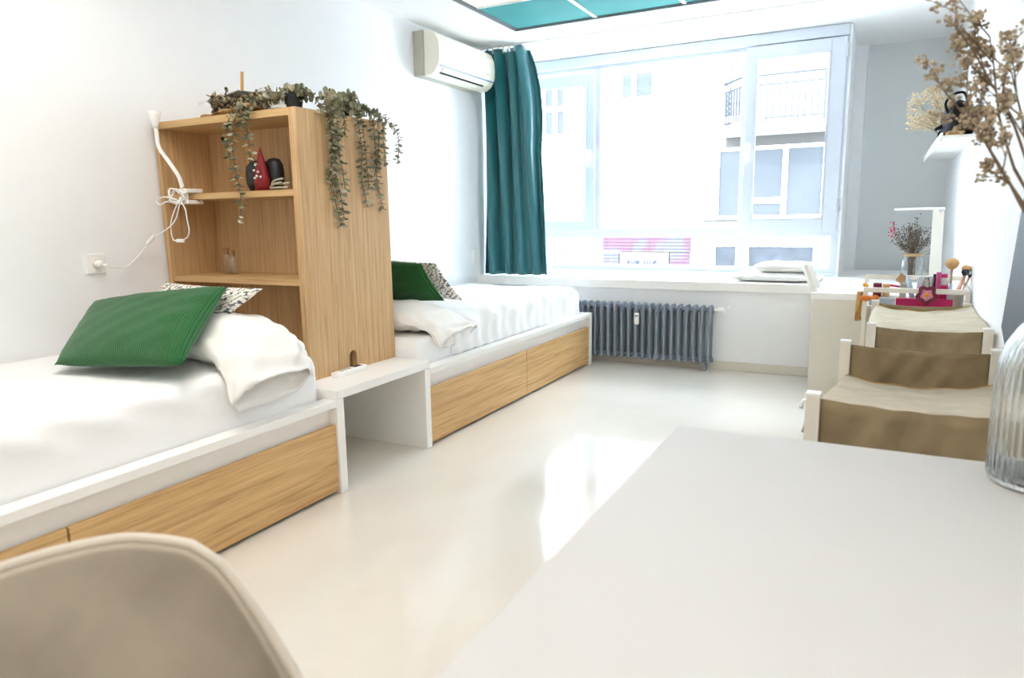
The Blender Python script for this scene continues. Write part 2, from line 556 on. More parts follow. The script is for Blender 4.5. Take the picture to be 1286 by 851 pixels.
for j in range(4):
    for i in range(4):
        x0 = HX0 + 0.027 + i * pw; x1 = x0 + pw - 0.03
        y0 = HY0 + 0.02 + j * py; y1 = y0 + py - 0.016
        if j == 3 and i < 3:
            o = obj('ceiling_panel', MB().box(x0, x1, y0, y1, 2.915, 2.94), 'teal', bevel=0.003)
            tag(o, 'teal felt ceiling panel in the row by the window, ' + pos[i], 'ceiling panel', 'teal ceiling panels')
        elif j == 2 and i < 1:
            o = obj('ceiling_panel', MB().box(x0, x1, y0, y1, 2.915, 2.94), 'creampanel', bevel=0.003)
            tag(o, 'cream felt ceiling panel in the row behind the teal ones, nearest the left wall', 'ceiling panel', 'cream ceiling panels')

# window bench and ledge
o = struct('trim_3', MB().box(0.0, 3.09, 6.02, 6.94, 0.675, 0.75), 'white', 'white window bench top above the radiator', 'window bench', bevel=0.004)
struct('trim_4', MB().box(3.2, 4.04, 6.99, 7.93, 0.70, 0.741), 'white', 'white ledge at the far end of the desk', 'ledge', bevel=0.003)

# ------------------------------------------------------------------ window
WY = 7.0
w = sempty('window_1', (1.6, WY, 0.75), 'wide white framed window above the bench', 'window')
def wp(name, mb, mat='pvc', bevel=0.004, **kw):
    o = obj(name, mb, mat, w, bevel=bevel, **kw)
    o['kind'] = 'structure'
    return o
wp('window_frame', MB().box(0, 3.18, WY, WY + 0.09, 0.75, 0.815).box(0, 3.18, WY, WY + 0.09, 2.765, 2.9).box(0, 0.06, WY, WY + 0.09, 0.815, 2.765).box(3.12, 3.18, WY, WY + 0.09, 0.815, 2.765))
wp('transom', MB().box(0.06, 3.12, WY, WY + 0.085, 1.10, 1.185))
wp('mullion', MB().box(0.855, 0.925, WY, WY + 0.085, 0.815, 1.0995).box(0.855, 0.925, WY, WY + 0.085, 1.1855, 2.765))
wp('mullion', MB().box(2.305, 2.39, WY, WY + 0.085, 0.815, 1.0995).box(2.305, 2.39, WY, WY + 0.085, 1.1855, 2.765))
wp('shutter_box', MB().box(0, 3.18, WY - 0.045, WY, 2.80, 2.895), bevel=0.006)
def rect_frame(x0, x1, z0, z1, l, r, t, b, y0, y1):
    return MB().box(x0, x0 + l, y0, y1, z0, z1).box(x1 - r, x1, y0, y1, z0, z1).box(x0 + l, x1 - r, y0, y1, z1 - t, z1).box(x0 + l, x1 - r, y0, y1, z0, z0 + b)
s1 = wp('sash', rect_frame(2.345, 3.165, 1.145, 2.79, 0.085, 0.12, 0.105, 0.11, WY - 0.05, WY - 0.002))
s2 = wp('sash', rect_frame(0.06, 0.875, 1.165, 2.735, 0.09, 0.10, 0.11, 0.10, WY - 0.04, WY - 0.002))
def sub(name, mb, mat, par, **kw):
    o = obj(name, mb, mat, par, **kw); return o
for (ss, x0, x1, z0, z1) in ((s1, 2.43, 3.045, 1.255, 2.685), (s2, 0.15, 0.775, 1.265, 2.625)):
    bd = MB()
    bd.box(x0, x0 + 0.014, WY - 0.056, WY - 0.04, z0, z1).box(x1 - 0.014, x1, WY - 0.056, WY - 0.04, z0, z1)
    bd.box(x0 + 0.014, x1 - 0.014, WY - 0.056, WY - 0.04, z0, z0 + 0.014).box(x0 + 0.014, x1 - 0.014, WY - 0.056, WY - 0.04, z1 - 0.014, z1)
    q = sub('glazing_bead', bd, 'pvc', ss); q['kind'] = 'structure'
    q = sub('pane', MB().box(x0, x1, WY - 0.03, WY - 0.026, z0, z1), 'glass', ss); q['kind'] = 'structure'
def whandle(par, x, z):
    h = MB().box(x - 0.018, x + 0.018, WY - 0.062, WY - 0.05, z - 0.055, z + 0.055)
    h.box(x - 0.012, x + 0.012, WY - 0.10, WY - 0.06, z + 0.02, z + 0.044)
    h.box(x - 0.013, x + 0.013, WY - 0.115, WY - 0.098, z - 0.12, z + 0.05)
    q = sub('handle', h, 'plastic', par, bevel=0.004); q['kind'] = 'structure'
whandle(s1, 2.385, 1.90)
whandle(s2, 0.828, 1.93)
for z in (2.62, 1.32):
    q = sub('hinge', MB().lathe([(0.011, 0), (0.011, 0.11)], (3.172, WY - 0.05, z), 10), 'silver', s1, smooth=False); q['kind'] = 'structure'
def pane(x0, x1, z0, z1):
    wp('pane', MB().box(x0, x1, WY + 0.04, WY + 0.044, z0, z1), 'glass', bevel=0)
pane(0.925, 2.305, 1.185, 2.765); pane(0.06, 0.855, 0.815, 1.10); pane(0.925, 2.305, 0.815, 1.10); pane(2.39, 3.12, 0.815, 1.10)
struct('window_sill', MB().box(0, 3.18, WY - 0.055, WY + 0.12, 0.735, 0.765), 'pvc', 'white sill board at the foot of the window', 'window sill', bevel=0.004)

# curtain track and curtain
t = thing('curtain_track', 'white curtain track along the ceiling in front of the window', 'curtain track', (1.6, 6.16, 2.88))
obj('rail', MB().box(0.02, 3.16, 6.145, 6.175, 2.884, 2.9), 'plastic', t, bevel=0.003)
for x in (0.10, 0.16, 0.22, 0.27, 0.33, 0.39, 0.45):
    obj('glider', MB().box(x - 0.009, x + 0.009, 6.152, 6.168, 2.838, 2.884), 'plastic', t, bevel=0.003)
def curt(u, v):
    z = 2.86 - v * (2.86 - 0.762)
    wtop, wbot = 0.48, 0.69
    wd = wtop + (wbot - wtop) * v ** 0.8
    x0 = 0.03 - 0.018 * v
    ph = u * 4.5 * 2 * PI
    amp = 0.082 * (0.75 + 0.25 * math.sin(u * 7)) * (1 - 0.25 * v)
    y = 6.165 + amp * math.sin(ph + 0.6 * math.sin(3 * v + u * 4)) + 0.02 * math.sin(u * 13 + 3 * v)
    x = x0 + wd * u + 0.012 * math.sin(2 * ph + 1 + 2 * v)
    # a crease that swings out at the top of the free edge
    if v < 0.45 and u > 0.72:
        x += 0.05 * (u - 0.72) / 0.28 * math.sin(v / 0.45 * PI) 
    if v < 0.05:
        z += 0.018 * math.cos(ph) * (1 - v / 0.05)
    return (x, y, z)
ct = obj('curtain', MB().grid(curt, 150, 46), 'curtain', smooth=True, solid=0.004)
tag(ct, 'teal satin curtain hanging in folds at the left of the window', 'curtain')

# ------------------------------------------------------------------ radiator
NR = 20
RX0, RX1, RZ0, RZ1 = 1.055, 2.325, 0.05, 0.565
r = thing('radiator', 'slate grey cast iron column radiator under the window bench', 'radiator', ((RX0 + RX1) / 2, 5.98, 0))
pitch_r = (RX1 - RX0) / NR
for i in range(NR):
    x = RX0 + (i + 0.5) * pitch_r
    m = MB()
    for yy in (5.93, 5.975, 6.02):
        pts = [(x, yy, RZ0 + 0.035), (x, yy, RZ0 + 0.07), (x, yy, RZ1 - 0.07), (x, yy, RZ1 - 0.03)]
        m.tube(pts, [0.013, 0.0145, 0.0145, 0.013], 8)
    for z in (RZ0 + 0.045, RZ1 - 0.045):
        m.box(x - 0.017, x + 0.017, 5.928, 6.022, z - 0.028, z + 0.028)
        m.lathe([(0.022, 0), (0.022, pitch_r)], (x - pitch_r / 2, 5.975, z), 10, axis=(1, 0, 0))
    for yy in (5.93, 5.975, 6.02):
        m.ball((x, yy, RZ1 - 0.024), 0.017, 8, 6, (1, 1.1, 1))
        m.ball((x, yy, RZ0 + 0.028), 0.017, 8, 6, (1, 1.1, 1))
    obj('radiator_section', m, 'rad', r, smooth=False, bevel=0.004, seg=1)
for i in (1, NR - 1):
    x = RX0 + (i + 0.5) * pitch_r - pitch_r / 2
    obj('foot', MB().box(x - 0.012, x + 0.012, 5.93, 6.02, 0, 0.06), 'rad', r, bevel=0.003)
vv = obj('valve', MB().lathe([(0.012, 0), (0.012, 0.03), (0.024, 0.032), (0.026, 0.075), (0.02, 0.085), (0.001, 0.086)], (2.325, 5.975, RZ1 - 0.045), 14, axis=(1, 0, 0)), 'plastic', r, smooth=False, label='white radiator valve head')
obj('pipe', MB().tube([(2.385, 5.975, RZ1 - 0.045), (2.43, 5.985, RZ1 - 0.03), (2.43, 6.064, RZ1 - 0.02)], 0.009, 8), 'plastic', r)
hm = obj('heat_meter', MB().box(1.655, 1.695, 5.895, 5.918, 0.375, 0.475), 'plastic', r, bevel=0.004, label='small white heat meter clipped to the front')
obj('display', MB().box(1.662, 1.688, 5.893, 5.897, 0.445, 0.455), 'black', hm)

# ------------------------------------------------------------------ beds
def build_bed(y0, y1, split, label, head_at_end):
    b = thing('bed', label, 'bed', (0.65, (y0 + y1) / 2, 0), 'beds along the left wall')
    for (a, c) in ((y0, y0 + 0.05), (y1 - 0.05, y1)):
        obj('end_panel', MB().box(0.012, 1.283, a, c, 0.0, 0.467), 'white', b, bevel=0.003)
    obj('side_rail', MB().box(1.205, 1.283, y0 + 0.05, y1 - 0.05, 0.432, 0.467), 'white', b, bevel=0.002)
    obj('recess_panel', MB().box(1.215, 1.235, y0 + 0.05, y1 - 0.05, 0.335, 0.432), 'white', b)
    obj('mattress_base', MB().box(0.02, 1.204, y0 + 0.051, y1 - 0.051, 0.40, 0.431), 'white', b)
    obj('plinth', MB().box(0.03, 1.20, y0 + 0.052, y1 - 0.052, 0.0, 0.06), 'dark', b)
    for (a, c) in ((y0 + 0.053, split - 0.004), (split + 0.004, y1 - 0.053)):
        d = obj('drawer', MB().box(1.248, 1.27, a, c, 0.018, 0.345), 'oakh', b, bevel=0.0015, label='oak drawer front')
        obj('drawer_box', MB().box(0.5, 1.247, a + 0.02, c - 0.02, 0.065, 0.30), 'white', d)
    return b
build_bed(-0.06, 2.5425, 1.225, 'nearer white single bed with two oak drawer fronts and a green cushion on it', True)
build_bed(3.2295, 5.8485, 4.557, 'further white single bed with two oak drawer fronts beside the radiator', False)

def slab_soft(x0, x1, y0, y1, z0, z1, r, nu, nv, top):
    """rounded mattress: a box whose top is a grid; top(x,y)->dz"""
    m = MB()
    def fn(u, v):
        # profile across: side up, over, side down
        return None
    # build by a superellipse section swept in y with rounded ends
    nx = 40
    sec = []
    prof = []
    hw = (x1 - x0) / 2
    # list of (s along x, z frac)
    for k in range(5): prof.append((0.0, k / 5.0, 0))
    for k in range(7):
        a = PI / 2 * k / 6
        prof.append((r * (1 - math.cos(a)), None, r * math.sin(a)))
    return prof
def mattress_mesh(x0, x1, y0, y1, z0, z1, r, disp, nx=40, ny=80):
    m = MB()
    def place(u, v):
        # u over the section from bottom-left, up, across, down to bottom-right
        a = u * 1.0
        h = (z1 - z0)
        L = 2 * h + (x1 - x0)
        s = a * L
        if s < h: x, z = x0, z0 + s
        elif s > L - h: x, z = x1, z0 + (L - s)
        else: x, z = x0 + (s - h), z1
        # round the upper corners
        dx0, dx1, dz = x - x0, x1 - x, z1 - z
        for dd, sg, xe in ((dx0, 1, x0), (dx1, -1, x1)):
            if dd < r and dz < r:
                c = Vector((xe + sg * r, 0, z1 - r))
                q = Vector((x, 0, z)) - c
                mxx = max(abs(q.x), abs(q.z))
                if q.length > 1e-6:
                    q = q.normalized() * mxx
                x, z = c.x + q.x, c.z + q.z
        y = y0 + (y1 - y0) * v
        # round the ends
        e = min(y - y0, y1 - y)
        if e < r:
            k = 1 - e / r
            drop = r * (1 - math.sqrt(max(0, 1 - k * k))) * 0.9
            fz = (z - z0) / (z1 - z0)
            z -= drop * fz ** 3
            inx = 0.3 * drop
            x = x0 + inx + (x - x0) * (1 - 2 * inx / (x1 - x0))
        d = disp(x, y, z)
        return (x + d[0], y + d[1], z + d[2])
    m.grid(place, nx, ny)
    # end caps
    n = nx + 1
    base = 0
    m.f.append(tuple(range(0, n)))
    m.f.append(tuple(range(ny * n + n - 1, ny * n - 1, -1)))
    return m
def d_near(x, y, z):
    s = max(0.0, min(1.0, (z - 0.45) / 0.2))
    side = 1 if x > 1.1 else 0
    return (0.006 * side * math.sin(y * 23 + 3 * math.sin(z * 20)) * s, 0, 0.004 * wob(x, y, 2.0, 0.5) * s)
tag(obj('mattress', mattress_mesh(0.015, 1.195, -0.0, 2.475, 0.432, 0.695, 0.06, d_near, 60, 90), 'sheet', smooth=True),
    'mattress under a smooth white sheet on the nearer bed', 'mattress')
def d_far(x, y, z):
    s = max(0.0, min(1.0, (z - 0.45) / 0.2))
    return (0, 0, 0.003 * wob(x, y, 2.0, 1.5) * s)
tag(obj('mattress', mattress_mesh(0.015, 1.185, 3.295, 5.76, 0.432, 0.615, 0.04, d_far, 50, 70), 'sheet', smooth=True),
    'mattress in a white fitted sheet on the bed by the radiator', 'mattress')
# loose cover over the far mattress
def d_cover(x, y, z):
    s = max(0.0, min(1.0, (z - 0.47) / 0.18))
    side = max(0.0, min(1.0, (x - 0.95) / 0.25))
    fold = math.sin(y * 26 + 5 * math.sin(x * 3.0 + y * 1.3) + z * 6)
    fold2 = math.sin(y * 47 + x * 12 + 2 * math.sin(z * 14))
    return (side * 0.014 * fold * s + side * 0.006 * fold2, 0.0, s * (0.016 * wob(x, y, 1.5, 2.0) + 0.006 * fold * (0.4 + 0.6 * side)))
cov = mattress_mesh(0.012, 1.203, 3.66, 5.79, 0.47, 0.705, 0.085, d_cover, 70, 110)
tag(obj('bed_cover', cov, 'sheet', smooth=True), 'rumpled white bed cover spread over the bed by the radiator', 'bed cover')

# ------------------------------------------------------------------ nightstand slab between the beds
n_ = thing('bedside_bridge', 'white shelf bridging the two beds below the bookcase', 'bedside shelf', (0.65, 2.885, 0.467))
obj('top', MB().box(0.012, 1.285, 2.4925, 3.2796, 0.4675, 0.512), 'white', n_, bevel=0.003)

# ------------------------------------------------------------------ bookcase
BX0, BX1, BY0, BY1, BZ0, BZ1 = 0.02, 1.036, 2.60, 3.288, 0.512, 1.84
k = thing('bookcase', 'oak bookcase standing between the two beds', 'bookcase', (0.53, 2.94, 0.512))
obj('side_panel', MB().box(BX0, BX0 + 0.03, BY0, BY1, BZ0, BZ1), 'oakv', k, bevel=0.0015)
# right side panel with a rounded cable slot at its foot
sp_ = MB()
yc, sw, sh = 2.917, 0.028, 0.105
poly = [(BY0, BZ0), (yc - sw, BZ0), (yc - sw, BZ0 + sh - sw)]
for i in range(1, 8):
    a = PI - PI * i / 8
    poly.append((yc + sw * math.cos(a), BZ0 + sh - sw + sw * math.sin(a)))
poly += [(yc + sw, BZ0 + sh - sw), (yc + sw, BZ0), (BY1, BZ0), (BY1, BZ1), (BY0, BZ1)]
sp_.prism(poly, BX1 - 0.045, BX1, axis='x')
obj('side_panel', sp_, 'oakv', k)
obj('slot_shade', MB().box(BX1 - 0.06, BX1 - 0.0455, yc - 0.05, yc + 0.05, BZ0 + 0.001, BZ0 + 0.13), 'dark', k)  # dark block added behind the slot in place of its inner shade
obj('top', MB().box(BX0 + 0.03, BX1 - 0.045, BY0, BY1, BZ1 - 0.036, BZ1), 'oakx', k, bevel=0.0015)
for z in (1.46, 1.02):
    obj('shelf', MB().box(BX0 + 0.0305, BX1 - 0.0455, BY0 + 0.012, 2.918, z - 0.032, z), 'oakx', k, bevel=0.0015)
obj('back_panel', MB().box(BX0 + 0.0305, BX1 - 0.0455, 2.92, 2.94, BZ0, BZ1 - 0.036), 'oakv', k)
obj('bottom', MB().box(BX0 + 0.03, BX1 - 0.0455, BY0 + 0.01, BY1, BZ0, BZ0 + 0.03), 'oakx', k)
obj('cam_cap', MB().lathe([(0.011, 0), (0.009, 0.006), (0.001, 0.007)], (0.17, 2.92, 1.775), 12, axis=(0, -1, 0)), 'black', k)

# remote control
rm = thing('remote_control', 'white remote control lying by the cable slot of the bookcase', 'remote control', (1.085, 2.83, 0.512), rotz=0.05)
obj('body', MB().box(1.062, 1.108, 2.70, 2.95, 0.512, 0.540), 'plastic', rm, bevel=0.006, seg=3)
obj('screen', MB().box(1.07, 1.10, 2.86, 2.915, 0.5395, 0.5415), 'dark', rm)
for i in range(3):
    for j in range(2):
        obj('button', MB().box(1.069 + 0.018 * j, 1.081 + 0.018 * j, 2.75 + 0.03 * i, 2.765 + 0.03 * i, 0.5395, 0.5425), 'acgrey', rm)

# ------------------------------------------------------------------ cushions and pillows
def patch_cushion(c, th, nx=36, ny=36, pinch=0.05, sag=0.0, seed=0.0):
    TL, TR, BR, BL = [Vector(p) for p in c]
    nrm = (TR - TL).cross(BL - TL).normalized()
    m = MB()
    def side(sg):
        def fn(u, v):
            a, b = 2 * u - 1, 2 * v - 1
            a2 = a * (1 - pinch * (1 - b * b)); b2 = b * (1 - pinch * (1 - a * a))
            uu, v2 = (a2 + 1) / 2, (b2 + 1) / 2
            p = TL * (1 - uu) * (1 - v2) + TR * uu * (1 - v2) + BR * uu * v2 + BL * (1 - uu) * v2
            h = (max(0, (1 - a * a)) * max(0, (1 - b * b))) ** 0.42
            d = th * h + 0.006 * wob(u * 5, v * 5, 1, seed) * h
            return p + nrm * (d * sg) + Vector((0, 0, -sag * (1 - a * a) * (1 - v)))
        return fn
    m.grid(side(1), nx, ny)
    m.grid(side(-1), nx, ny)
    return m
green = [(0.100, 2.115, 0.93), (0.955, 2.205, 1.025), (1.215, 1.735, 0.775), (0.52, 1.66, 0.735)]
tag(obj('cushion', patch_cushion(green, 0.075, seed=1.0), 'green', smooth=True, weld=True),
    'bright green corduroy cushion leaning on the nearer bed', 'cushion', 'corduroy cushions')
prn = [(0.40, 2.30, 1.02), (1.075, 2.29, 1.01), (0.85, 2.09, 0.79), (0.20, 2.10, 0.72)]
tag(obj('cushion', patch_cushion(prn, 0.05, seed=2.0), 'print', smooth=True, weld=True),
    'black and cream printed cushion behind the bright green one', 'cushion', 'printed cushions')
dg = [(0.45, 3.60, 1.06), (0.985, 3.66, 1.035), (1.075, 3.78, 0.79), (0.43, 3.76, 0.78)]
tag(obj('cushion', patch_cushion(dg, 0.06, seed=3.0), 'darkgreen', smooth=True, weld=True),
    'dark green corduroy cushion on the far bed behind the bookcase', 'cushion', 'corduroy cushions')
pf = [(0.50, 3.79, 1.055), (1.00, 3.80, 1.03), (1.115, 3.93, 0.78), (0.52, 3.93, 0.78)]
tag(obj('cushion', patch_cushion(pf, 0.035, seed=4.0), 'print', smooth=True, weld=True),
    'printed cushion behind the dark green one on the far bed', 'cushion', 'printed cushions')

def cased_pillow(stations, nsec=48, seed=0.0, wr=0.015):
    """stations: (centre, half width vector, half height vector, squareness). Lofted skin; the last station stays open."""
    m = MB()
    ns = 40
    cs = [bez([s[i] for s in stations], ns // (len(stations) - 1)) for i in range(3)]
    N = len(cs[0])
    def fn(u, v):
        i = min(N - 1, int(round(v * (N - 1))))
        c, hw, hh = cs[0][i], cs[1][i], cs[2][i]
        a = 2 * PI * u
        ca, sa = math.cos(a), math.sin(a)
        e = 0.62
        X = math.copysign(abs(ca) ** e, ca)
        Z = math.copysign(abs(sa) ** 1.0, sa)
        w = wr * (math.sin(a * 5 + v * 9 + seed) + math.sin(a * 9 - v * 21 + seed * 2) + math.sin(v * 34 + a * 3)) / 2
        return c + hw * X + hh * (Z * (1 - 0.55 * abs(ca) ** 3)) + hh.normalized() * w * (0.3 + 0.7 * v)
    m.grid(fn, nsec, N - 1, wrap_u=True)
    m.f.append(tuple(range(nsec)))
    return m
def V(*a): return Vector(a)
# near pillow: lies across the bed, its open case end drops over the mattress edge
st = [(V(0.33, 2.22, 0.765), V(0, 0.15, 0), V(0, 0, 0.045)),
      (V(0.45, 2.22, 0.785), V(0, 0.215, 0), V(0.0, 0, 0.085)),
      (V(0.72, 2.215, 0.795), V(0, 0.235, 0), V(0.0, 0, 0.10)),
      (V(0.98, 2.20, 0.79), V(0, 0.235, 0), V(0.02, 0, 0.095)),
      (V(1.13, 2.18, 0.755), V(0, 0.235, 0), V(0.05, 0, 0.065)),
      (V(1.205, 2.16, 0.70), V(0, 0.232, 0), V(0.045, 0, 0.038)),
      (V(1.262, 2.14, 0.60), V(-0.01, 0.24, 0.01), V(0.036, 0.0, 0.062))]
p = thing('pillow', 'white pillow with an open case end hanging over the nearer bed edge', 'pillow', (0.75, 2.2, 0.695), 'bed pillows')
obj('pillowcase', cased_pillow(st, seed=1.0), 'pillowcase', p, smooth=True, solid=0.003)
dy, dz = 1.29, -0.03
st2 = [(V(0.36, 3.60, 0.685), V(0, 0.14, 0), V(0, 0, 0.03)),
       (V(0.48, 3.60, 0.70), V(0, 0.20, 0), V(0, 0, 0.075)),
       (V(0.72, 3.60, 0.71), V(0, 0.22, 0), V(0, 0, 0.085)),
       (V(0.95, 3.60, 0.71), V(0, 0.225, 0), V(0.02, 0, 0.08)),
       (V(1.08, 3.62, 0.69), V(0, 0.225, 0), V(0.04, 0, 0.05)),
       (V(1.17, 3.66, 0.65), V(0, 0.225, 0.0), V(0.04, 0, 0.018)),
       (V(1.235, 3.69, 0.585), V(-0.01, 0.23, 0.02), V(0.03, 0.0, 0.045))]
p = thing('pillow', 'white pillow with an open case end on the far bed below the dark cushion', 'pillow', (0.75, 3.6, 0.62), 'bed pillows')
obj('pillowcase', cased_pillow(st2, seed=2.0), 'pillowcase', p, smooth=True, solid=0.003)

# ------------------------------------------------------------------ wall socket, switch, clip lamp
s = thing('wall_socket', 'white square wall socket on the left wall by the bookcase', 'socket', (0, 2.205, 1.11))
obj('plate', MB().box(0.0, 0.012, 2.155, 2.255, 1.06, 1.16), 'plastic', s, bevel=0.004)
obj('insert', MB().lathe([(0.001, 0.0128), (0.018, 0.0128), (0.021, 0.0145), (0.023, 0.0128)], (0, 2.205, 1.11), 24, axis=(1, 0, 0)), 'plastic', s)
s = thing('wall_switch', 'white wall switch half hidden behind the teal curtain', 'switch', (0, 6.0, 0.97))
obj('plate', MB().box(0.0, 0.014, 5.93, 6.06, 0.875, 1.015), 'plastic', s, bevel=0.004)
obj('rocker', MB().box(0.013, 0.019, 5.955, 6.035, 0.90, 0.99), 'plastic', s, bevel=0.003)

c = thing('clip_lamp', 'white gooseneck clip lamp clamped to the middle shelf of the bookcase', 'lamp', (0.24, 2.58, 1.46))
neck = bez([(0.235, 2.575, 1.49), (0.232, 2.56, 1.55), (0.17, 2.555, 1.63), (0.115, 2.55, 1.70), (0.105, 2.55, 1.78), (0.104, 2.55, 1.82)], 8)
obj('gooseneck', MB().tube(neck, 0.011, 10), 'plastic', c, smooth=True)
obj('lamp_head', MB().lathe([(0.001, -0.002), (0.014, 0.0), (0.017, 0.02), (0.027, 0.06), (0.033, 0.085), (0.029, 0.086), (0.016, 0.03), (0.001, 0.028)], (0.103, 2.55, 1.80), 20), 'plastic', c, smooth=True)
obj('clamp', MB().box(0.205, 0.285, 2.56, 2.66, 1.463, 1.485).box(0.205, 0.285, 2.56, 2.66, 1.405, 1.425).box(0.235, 0.265, 2.56, 2.585, 1.41, 1.48), 'plastic', c, bevel=0.004)
# coil of cord tied round the clamp, then down through the switch and connector to the plug
cp_ = [(0.24, 2.56, 1.44)]
for i in range(26):
    a = i * 0.95
    cp_.append((0.225 + 0.05 * math.cos(a) + 0.02 * math.sin(a * 2.3), 2.545 + 0.012 * math.sin(a * 1.7), 1.445 + 0.035 * math.sin(a) + 0.01 * math.cos(3 * a)))
cp_ += [(0.15, 2.54, 1.42), (0.09, 2.54, 1.405), (0.07, 2.54, 1.43), (0.13, 2.545, 1.445), (0.24, 2.545, 1.42)]
loop = cp_ + [(0.285, 2.54, 1.38), (0.30, 2.535, 1.32), (0.315, 2.53, 1.27), (0.30, 2.53, 1.235), (0.27, 2.53, 1.222)]
obj('cord', MB().tube(bez(loop, 5), 0.0035, 6), 'plastic', c, smooth=True)
sw_ = obj('cord_switch', MB().box(0.215, 0.27, 2.52, 2.535, 1.205, 1.224), 'plastic', c, bevel=0.004)
l2 = [(0.22, 2.528, 1.213), (0.18, 2.53, 1.225), (0.168, 2.535, 1.30), (0.20, 2.54, 1.37), (0.235, 2.545, 1.42), (0.25, 2.545, 1.44), (0.235, 2.54, 1.38), (0.20, 2.53, 1.31), (0.13, 2.50, 1.255), (0.09, 2.48, 1.235)]
obj('cord', MB().tube(bez(l2, 6), 0.0035, 6), 'plastic', c, smooth=True)
obj('connector', MB().tube([(0.098, 2.485, 1.245), (0.06, 2.465, 1.20)], 0.0105, 8), 'plastic', c)
l3 = [(0.06, 2.465, 1.20), (0.045, 2.44, 1.16), (0.035, 2.40, 1.12), (0.04, 2.34, 1.085), (0.055, 2.27, 1.088), (0.062, 2.225, 1.10)]
obj('cord', MB().tube(bez(l3, 6), 0.0035, 6), 'plastic', c, smooth=True)
obj('plug', MB().lathe([(0.016, 0), (0.018, 0.012), (0.016, 0.035), (0.009, 0.045)], (0.014, 2.205, 1.11), 14, axis=(1, 0, 0)).tube([(0.045, 2.205, 1.108), (0.064, 2.228, 1.10)], 0.008, 8), 'plastic', c, smooth=False, bevel=0.002)

# ------------------------------------------------------------------ air conditioner
a = thing('air_conditioner', 'ivory split air conditioner high on the left wall', 'air conditioner', (0, 5.55, 2.475))
AY0, AY1 = 5.075, 6.03
body = [(0.0, 2.475), (0.0, 2.83), (0.10, 2.832), (0.10, 2.475)]
obj('back_housing', MB().prism(body, AY0, AY1), 'acgrey', a, bevel=0.004)
cov_ = [(0.102, 2.47), (0.102, 2.832), (0.165, 2.822), (0.215, 2.79), (0.243, 2.735), (0.25, 2.66), (0.247, 2.585), (0.236, 2.548), (0.205, 2.505), (0.16, 2.478)]
obj('cover', MB().prism(cov_, AY0 + 0.006, AY1 - 0.006), 'ac', a, bevel=0.006)
obj('front_panel', MB().prism([(0.244, 2.742), (0.2535, 2.66), (0.2505, 2.588), (0.238, 2.556), (0.23, 2.556), (0.24, 2.66), (0.232, 2.742)], AY0 + 0.04, AY1 - 0.02), 'ac', a, bevel=0.003)
obj('trim_strip', MB().prism([(0.240, 2.553), (0.236, 2.543), (0.225, 2.543), (0.225, 2.553)], AY0 + 0.03, AY1 - 0.012), 'acblue', a)
obj('louver', MB().prism([(0.236, 2.536), (0.212, 2.504), (0.203, 2.510), (0.226, 2.540)], AY0 + 0.09, AY1 - 0.10), 'ac', a, bevel=0.002)
obj('air_slot', MB().prism([(0.2115, 2.5035), (0.198, 2.493), (0.19, 2.498), (0.202, 2.509)], AY0 + 0.085, AY1 - 0.16), 'dark', a)
obj('side_vent', MB().box(0.025, 0.085, AY0 - 0.002, AY0 + 0.004, 2.482, 2.54), 'acgrey', a, bevel=0.002)
lg = MB()
for i in range(6): lg.box(0.2515, 0.2532, 5.845 + i * 0.0085, 5.851 + i * 0.0085, 2.596, 2.604 + 0.002 * (i % 2))
obj('logo', lg, 'acgrey', a)
lg = MB()
for i in range(9): lg.box(0.2415, 0.2432, 5.13 + i * 0.011, 5.138 + i * 0.011, 2.733, 2.7395 + 0.002 * (i % 2))
obj('logo', lg, 'acgrey', a)

# ------------------------------------------------------------------ plants and things on the bookcase
def leaf(m, c, d, n, L, W):
    """small cupped oval leaf at c pointing along d with normal n"""
    d = d.normalized(); n = (n - d * n.dot(d))
    if n.length < 1e-4: n = d.orthogonal()
    n.normalize(); s = d.cross(n)
    ring = [(0, 0), (0.25, 0.42), (0.6, 0.5), (0.9, 0.28), (1.0, 0), (0.9, -0.28), (0.6, -0.5), (0.25, -0.42)]
    vs = [c + d * (L * a) + s * (W * b) + n * (0.12 * W * abs(b) * 2) for a, b in ring]
    vs.append(c + d * (L * 0.5) - n * (0.04 * W))
    m.add(vs, [(i, (i + 1) % 8, 8) for i in range(8)])
def rnd(s=1.0): return Vector((random.uniform(-1, 1), random.uniform(-1, 1), random.uniform(-1, 1))) * s
def strand(ms, ml, path, step=0.022, size=0.033, spread=1.0):
    P = bez(path, 10)
    ms.tube(P, 0.0018, 5)
    acc = 0.0
    k_ = 0
    for i in range(1, len(P)):
        seg = (P[i] - P[i - 1]).length
        acc += seg
        while acc > step:
            acc -= step
            k_ += 1
            t = (P[i] - P[i - 1]).normalized()
            side = t.orthogonal().normalized()
            ang = k_ * 1.57 + random.uniform(-0.6, 0.6)
            side = Matrix.Rotation(ang, 3, t) @ side
            for sg in (1, -1):
                if random.random() < 0.12: continue
                d = side * sg + t * 0.35 + rnd(0.35)
                sz = size * random.uniform(0.7, 1.25)
                leaf(ml, P[i] + rnd(0.003), d, t + rnd(0.6), sz, sz * 0.85)
def bush(ms, ml, c, rx, ry, rz, n, size=0.032):
    for i in range(n):
        d = rnd()
        while d.length > 1 or d.length < 0.2: d = rnd()
        d.z = abs(d.z) * 0.9 + 0.05
        e = Vector(c) + Vector((d.x * rx, d.y * ry, d.z * rz))
        mid = Vector(c) + Vector((d.x * rx * 0.45, d.y * ry * 0.45, d.z * rz * 0.85))
        strand(ms, ml, [c, mid, e], 0.016, size)
